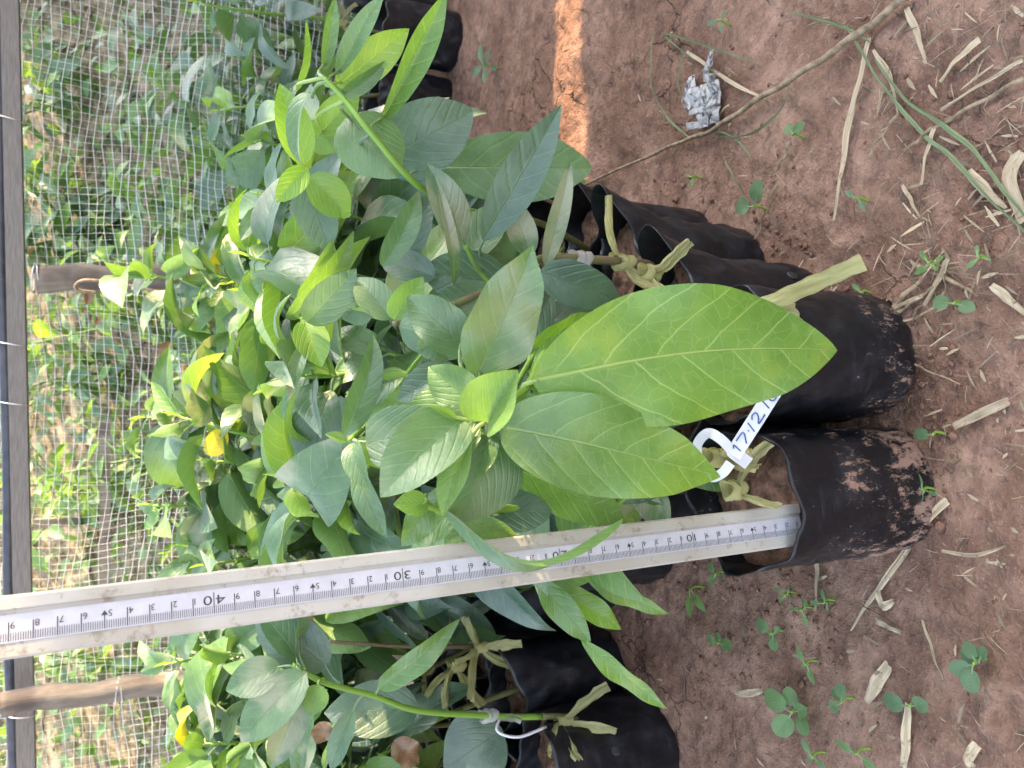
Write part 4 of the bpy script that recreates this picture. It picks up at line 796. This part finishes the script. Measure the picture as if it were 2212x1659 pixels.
blades = [([(1886, 84), (1862, 190), (1845, 270), (1832, 370), (1818, 478)], (.006, .0085, .010, .0075, .002), 'longest pale dry blade, lying straight on open soil right of the twig'),
          ([(1487, 112), (1530, 140), (1600, 185), (1690, 226)], (.004, .007, .006, .001), 'tan dry blade lying beside the white plastic scrap'),
          ([(2042, 1082), (1990, 1130), (1930, 1220), (1870, 1300), (1830, 1364)], (.009, .0095, .008, .006, .001), 'long pale pointed blade lying past the end of the muddy bag'),
          ([(2050, 922), (2105, 896), (2172, 866)], (.008, .010, .009), 'whitish short straw piece alone on the soil at the right'),
          ([(1862, 1520), (1885, 1480), (1918, 1436)], (.010, .016, .013), 'widest white bleached straw chunk among the seedlings'),
          ([(1750, 1196), (1754, 1250), (1752, 1320)], (.006, .0085, .004), 'narrow brown blade just left of the muddy bag'),
          ([(1952, 1660), (1956, 1600), (1962, 1520)], (.010, .011, .008), 'dry blade under the pair of blue green seedling leaves'),
          ([(1700, 1292), (1830, 1300), (1942, 1362)], (.001, .002, .001), 'thin dry stalk between the seedlings'),
          ([(1884, 1342), (1910, 1355), (1942, 1368)], (.006, .007, .005), 'short tan straw near the point of the long blade'),
          ([(1588, 1500), (1620, 1497), (1648, 1492)], (.008, .012, .006), 'curled cream straw piece left of the largest seedling cluster'),
          ([(1965, 20), (1990, 80), (2010, 140)], (.006, .010, .003), 'cream blade near the top right corner'),
          ([(2130, 90), (2080, 130), (2040, 180)], (.007, .008, .004), 'cream split straw in the right litter patch'),
          ([(2210, 130), (2130, 180), (2040, 240)], (.004, .005, .004), 'long straw stalk reaching in from the right edge'),
          ([(2030, 280), (2010, 330), (1995, 400)], (.004, .006, .004), 'short straw leaning by the green grass strand'),
          ([(2095, 370), (2130, 410), (2175, 450)], (.008, .014, .003), 'broad tan leaf blade beneath the grass strand'),
          ([(2212, 330), (2180, 380), (2212, 480)], (.010, .020, .010), 'wide pale husk at the right edge'),
          ([(2055, 560), (2030, 600), (1992, 660)], (.004, .010, .004), 'bleached straw beside the heap of twigs'),
          ([(2140, 615), (2165, 640), (2205, 678)], (.006, .012, .004), 'cream rag of straw at the right edge, below the twig heap'),
          ([(2105, 1610), (2085, 1640), (2095, 1660)], (.010, .013, .010), 'yellowish husk at the lower right corner'),
          ([(1895, 110), (1930, 170), (1945, 250)], (.003, .008, .002), 'dry grey blade just right of the longest blade'),
          ([(1955, 400), (1975, 440), (1990, 470)], (.003, .006, .002), 'small pale straw between two grass strands'),
          ([(1990, 640), (1940, 660), (1900, 690)], (.004, .005, .003), 'straw on top of the twig heap'),
          ([(1985, 1340), (2010, 1420), (2030, 1470)], (.002, .004, .002), 'thin straw left of the round leaved weed'),
          ([(1890, 1280), (1900, 1310), (1925, 1300)], (.006, .012, .006), 'torn brown husk right of the pointed blade'),
          ([(2030, 1190), (2100, 1200), (2170, 1180)], (.003, .005, .002), 'thin straw alone right of the pointed blade')]
for pts, wd, lab in blades: lying('straw_blade', pts, [q * .68 for q in wd], (R(0, .35), 0, 0), lab, 'straw', SG)
def twig(pts, r, label, lift=.006, group=None, tint=(0, 0, 0), mat='twig', name='twig'):
    P = spline([(lambda q: A(q[0], q[1], hz(q[0], q[1]) + lift))(gz(x, y, lift)) for x, y in pts], 9); m = MB(); n = len(P)
    m.tube([p + A(0, 0, .0015 * math.sin(k * .8)) for k, p in enumerate(P)], [r * (1 - .55 * k / n) * (1.18 if k % 13 == 0 else 1) for k in range(n)], 7, tint=tint)
    return tag(recentre(m.build(name, M[mat])), label, 'twig', group)
TG = 'dry twigs on the soil'
twig([(1975, -20), (1850, 80), (1740, 160), (1640, 226), (1545, 282), (1470, 305), (1380, 340), (1205, 428)], .0034, 'longest dry twig lying diagonally from the top edge to the bags', .010, TG)
for k, (pts, r, lab) in enumerate((([(1908, 688), (1950, 640), (2000, 590)], .0026, 'dark twig of the heap, uppermost'), ([(1915, 690), (1960, 655), (2015, 618)], .0022, 'middle twig of the heap below the longest blade'), ([(1905, 680), (1945, 660), (1990, 640)], .0018, 'thin pale twig at the left of the heap'), ([(1980, 575), (2060, 610), (2110, 640)], .0022, 'dark bent twig running right from the heap'),
    ([(1920, 700), (1985, 680), (2030, 640), (2040, 590)], .0013, 'thin curved rootlet round the heap of twigs'), ([(1590, 230), (1545, 260), (1500, 265)], .0016, 'short twig over the white plastic scrap'), ([(1720, 310), (1700, 350), (1680, 380)], .0020, 'short dark stick left of the longest blade'), ([(1950, 780), (1990, 800), (2060, 830)], .0011, 'thin rootlet right of the middle bag'),
    ([(2212, 170), (2100, 230), (2010, 290), (1960, 330)], .0018, 'long pale twig in the right litter'), ([(1940, 250), (1900, 310), (1880, 350)], .0014, 'thin twig crossing under the longest blade'), ([(1830, 980), (1960, 985), (2100, 1010)], .0009, 'hair thin rootlet right of the muddy bag'), ([(1690, 400), (1660, 470), (1640, 520)], .0010, 'thin rootlet beside the folded bags'))):
    twig(pts, r, lab, .005, TG)
GG = 'fresh grass strands on the soil'
for pts, wd, lab in (([(1840, 60), (1890, 150), (1940, 220), (2000, 292), (2060, 340), (2130, 420), (2215, 500)], (.002, .004, .005, .005, .005, .004, .003), 'longest green grass strand, crossing the right litter'), ([(1900, 130), (1960, 215), (2040, 270), (2110, 330), (2160, 400), (2212, 465)], (.002, .004, .006, .005, .004, .003), 'second green grass strand, beside the longest one'),
    ([(1500, 130), (1440, 75), (1560, 110), (1660, 145)], (.002, .004, .003, .001), 'grass strand bent over above the white plastic scrap'), ([(1410, 75), (1408, 180), (1440, 250), (1490, 300)], (.002, .003, .004, .003), 'grass strand curving down to the white plastic scrap'), ([(1700, 25), (1760, 40), (1830, 60), (1890, 95)], (.001, .004, .004, .002), 'grass blade lying under the top end of the twig'),
    ([(1580, 350), (1600, 385), (1625, 425)], (.001, .0035, .001), 'short grass blade left of the twig, on bare soil'), ([(1560, 300), (1640, 290), (1700, 240), (1720, 180)], (.001, .003, .003, .001), 'curved grass strand beside the long twig'), ([(1500, 300), (1560, 285), (1610, 310), (1640, 350)], (.002, .004, .003, .001), 'grass strand tangled under the long twig'), ([(1480, 120), (1470, 180), (1500, 240)], (.002, .004, .002), 'upright grass blade through the plastic scrap')):
    lying('grass_strand', pts, [q * .6 for q in wd], (.25, .75, 0), lab, 'grass', GG, lift=.007)
def scrap():
    m = MB(); c = gz(1530, 210); n = 44; r2 = np.random.RandomState(2); V = []
    for i in range(n):
        for j in range(n):
            u, v = i / (n - 1) - .5, j / (n - 1) - .5; x, y = c[0] + v * .068 * (1 + .3 * u) + .006 * math.sin(j * 1.3), c[1] - u * .062 + .005 * math.sin(i * 1.7)
            V.append((x, y, hz(x, y) + .006 + .020 * abs(float(fbm(np.array([x]), np.array([y]), 48, 3, 2)[0])) + .004 * max(0, .25 - u * u - v * v)))
    F = [(i * n + j, i * n + j + 1, (i + 1) * n + j + 1, (i + 1) * n + j) for i in range(n - 1) for j in range(n - 1) if not (fbm(np.array([i * .11]), np.array([j * .11]), 1.0, 3, 6)[0] + 1.25 * math.hypot(i / 43 - .5, (j / 43 - .5) * .9) > .52)]
    m.add(V, F); tag(recentre(m.build('plastic_scrap', M['film'], None, True)), 'crumpled whitish plastic film lying by the long twig', 'plastic scrap')
scrap()
def seedling(x, y, label, leaves, size, tone=.3, h=.02, rnd_=True, seed=0):
    rr = random.Random(seed); q = gz(x, y, h); b = A(q[0], q[1] + .004, hz(q[0], q[1])); t = thing('weed_seedling', b, label, 'seedling', 'weed seedlings on the soil')
    top = b + A(0, -.002, h); m = MB(); m.tube(spline([b, b + A(.002, 0, h * .6), top], 4), .0011, 5, tint=(.8, 0, 0)); m.build('stem', M['stem'], t)
    for k, a in enumerate(leaves):
        az = math.radians(a); s = size * (1 if k < 2 else .7) * rr.uniform(.8, 1.15); d = A(-math.sin(az) * -1 * 0 + math.cos(az), math.sin(az), rr.uniform(-.1, .25)); p = top + A(0, 0, -.002 * k)
        B = p + d * s * .22; m = MB(); leafm(m, B, B + d * s, s * (.78 if rnd_ else .42), A(rr.gauss(0, .15), -.25 + rr.gauss(0, .15), 1), bend=.4, fold=.12, age=tone, sh=(.45, .5) if rnd_ else (.6, .8), nu=10, nv=6, pet=p, petr=.0007); m.build('leaf', M['leaf'], t)
sl = [(1550, 1392, 'round leaved seedling alone left of the stick foot, two leaves spread apart', (80, -80, 30), .024, .35, 1), (1662, 1372, 'four leaved round seedling between the brown blade and the corridor', (60, 200, -40, 130), .022, .35, 1), (1706, 1542, 'largest seedling cluster, with a big oval leaf on top', (70, 150, -60, 20, 220), .034, .4, 1), (1812, 1522, 'seedling with a notched pair of round leaves beside the largest cluster', (130, 10, 60), .024, .3, 1),
      (1962, 1530, 'pair of blue green oval leaves on bare soil', (95, -60), .026, .2, 1), (2095, 1440, 'flat weed with several round grey green leaves at lower right', (170, 120, 30, -20, 80), .026, .2, 1), (1772, 1306, 'tiny four leaved star seedling on the brown blade', (100, 10, 190, -80), .016, .4, 0), (1722, 1322, 'seedling with pointed bright leaves next to the star seedling', (90, 200, -30, 20), .019, .5, 0), (1690, 1288, 'sprig of small jagged leaves left of the brown blade', (60, 140, -20, 220), .017, .45, 0),
      (1545, 1242, 'seedling with cupped leaves just left of the bag mouth', (40, 150, 270), .018, .45, 1), (1732, 1440, 'tall thin seedling with narrow leaves below the four leaved one', (30, 210, 120), .022, .45, 0), (1852, 1632, 'glossy dark seedling at the lower edge', (80, 250), .026, .4, 0), (1752, 1640, 'dark green weed at the lower edge left of the glossy one', (40, 250, 130), .024, .3, 0),
      (1046, 140, 'leafy weed with toothed dark leaves beside the bag across the path', (20, 100, 190, 280, 330, 60, 140, 240), .058, .15, 0), (1640, 448, 'pair of grey green leaves beside the folded bags, one pointed', (75, -30), .030, .2, 1), (1728, 292, 'small round seedling left of the longest blade', (300, 40), .018, .35, 1), (1500, 382, 'tiny bright seedling near the far bag rims', (60, 170, 290), .013, .7, 0), (1480, 588, 'round leaved weed inside the folded bag', (20, 200, 100), .026, .35, 1),
      (1862, 632, 'two leaved sprout by the yellow strip', (40, 210), .016, .5, 0), (2012, 568, 'bright sprig of small leaves over the twig heap', (30, 120, 220, 300), .016, .5, 0), (2060, 655, 'oval grey leaf sprout at the right of the twig heap', (80, 250), .020, .25, 1), (2008, 940, 'single round grey leaf sprout right of the bags', (90,), .022, .2, 1), (1250, 402, 'seedling with yellow veined leaves beside the sunlit strip', (30, 160, 280), .026, .6, 1),
      (1990, 1062, 'small grey green sprout at the foot of the muddy bag', (20, 150, 260), .018, .25, 0), (1560, 45, 'small dark sprout on the soil near the top edge', (80, 200, 320), .020, .2, 0), (2120, 555, 'tiny sprig near the right edge above the twig heap', (10, 130, 250), .014, .4, 0), (1865, 430, 'dark curled sprout right of the longest blade', (50, 220), .020, .15, 0), (1490, 1275, 'upright narrow leaf sprout in the corridor', (200, 230), .032, .6, 0)]
for k, (x, y, lab, lv, s, tone, rd) in enumerate(sl): seedling(x, y, lab, lv, s * .66, tone + .12, .012 + .3 * s, bool(rd), 700 + k)
def debris():
    r2 = random.Random(21); m = MB(); c = MB()
    for k in range(1900):
        px = 1120 + 1120 * r2.random() ** .62; py = r2.uniform(-30, 1690); q = gz(px, py); dens = .35 if px < 1750 and 700 < py < 1200 else 1
        if r2.random() > dens: continue
        right = (px > 1880 and py < 760); L = r2.uniform(.003, .017) * (1.5 if right else 1); az = r2.uniform(0, 6.3); p = A(q[0], q[1], hz(q[0], q[1]) + .0035); d = A(math.cos(az), math.sin(az), r2.uniform(-.05, .12))
        if not right and r2.random() < .55: continue
        m.strip([p, p + d * L * .5 + A(0, 0, .0008), p + d * L], (lambda w: [w * .5, w, w * .25])(.0005 + r2.random() ** 4 * .0030), nrm(np.cross(d, A(.2 * r2.gauss(0, 1), .2, 1))), tint=(max(0, min(1, r2.gauss(.6, .4))), 0, 0))
    tag(m.build('straw_bits', M['straw']), 'tiny straw bits and chaff scattered over the soil', 'chaff', None, 'stuff')
    for k in range(5200):
        px = 1120 + 1120 * r2.random() ** .7; py = r2.uniform(-30, 1690); near = (1380 < px < 1760 and 380 < py < 560) or (1480 < px < 1800 and 1200 < py < 1500) or (1950 < px < 2050 and 650 < py < 1150)
        if not near and r2.random() < .86: continue
        q = gz(px, py); s = (.0006 + .0022 * r2.random() ** 3) * (1.7 if near and r2.random() < .25 else 1); p = A(q[0], q[1], hz(q[0], q[1]) + s * .5)
        V = []; 
        for z, rr_ in ((-.8, .5), (0, 1), (.75, .6)): V += [p + s * A(rr_ * math.cos(t) * r2.uniform(.5, 1.5), rr_ * math.sin(t) * r2.uniform(.5, 1.5), .6 * z * r2.uniform(.7, 1.1)) for t in np.linspace(0, 6.28, 6, endpoint=False)]
        F = [(i * 6 + j, i * 6 + (j + 1) % 6, (i + 1) * 6 + (j + 1) % 6, (i + 1) * 6 + j) for i in range(2) for j in range(6)] + [tuple(range(12, 18))]
        c.add(V, F)
    tag(c.build('soil_crumbs', M['clod']), 'crumbs and small clods of red soil', 'soil crumbs', None, 'stuff')
debris()
dry_scraps()
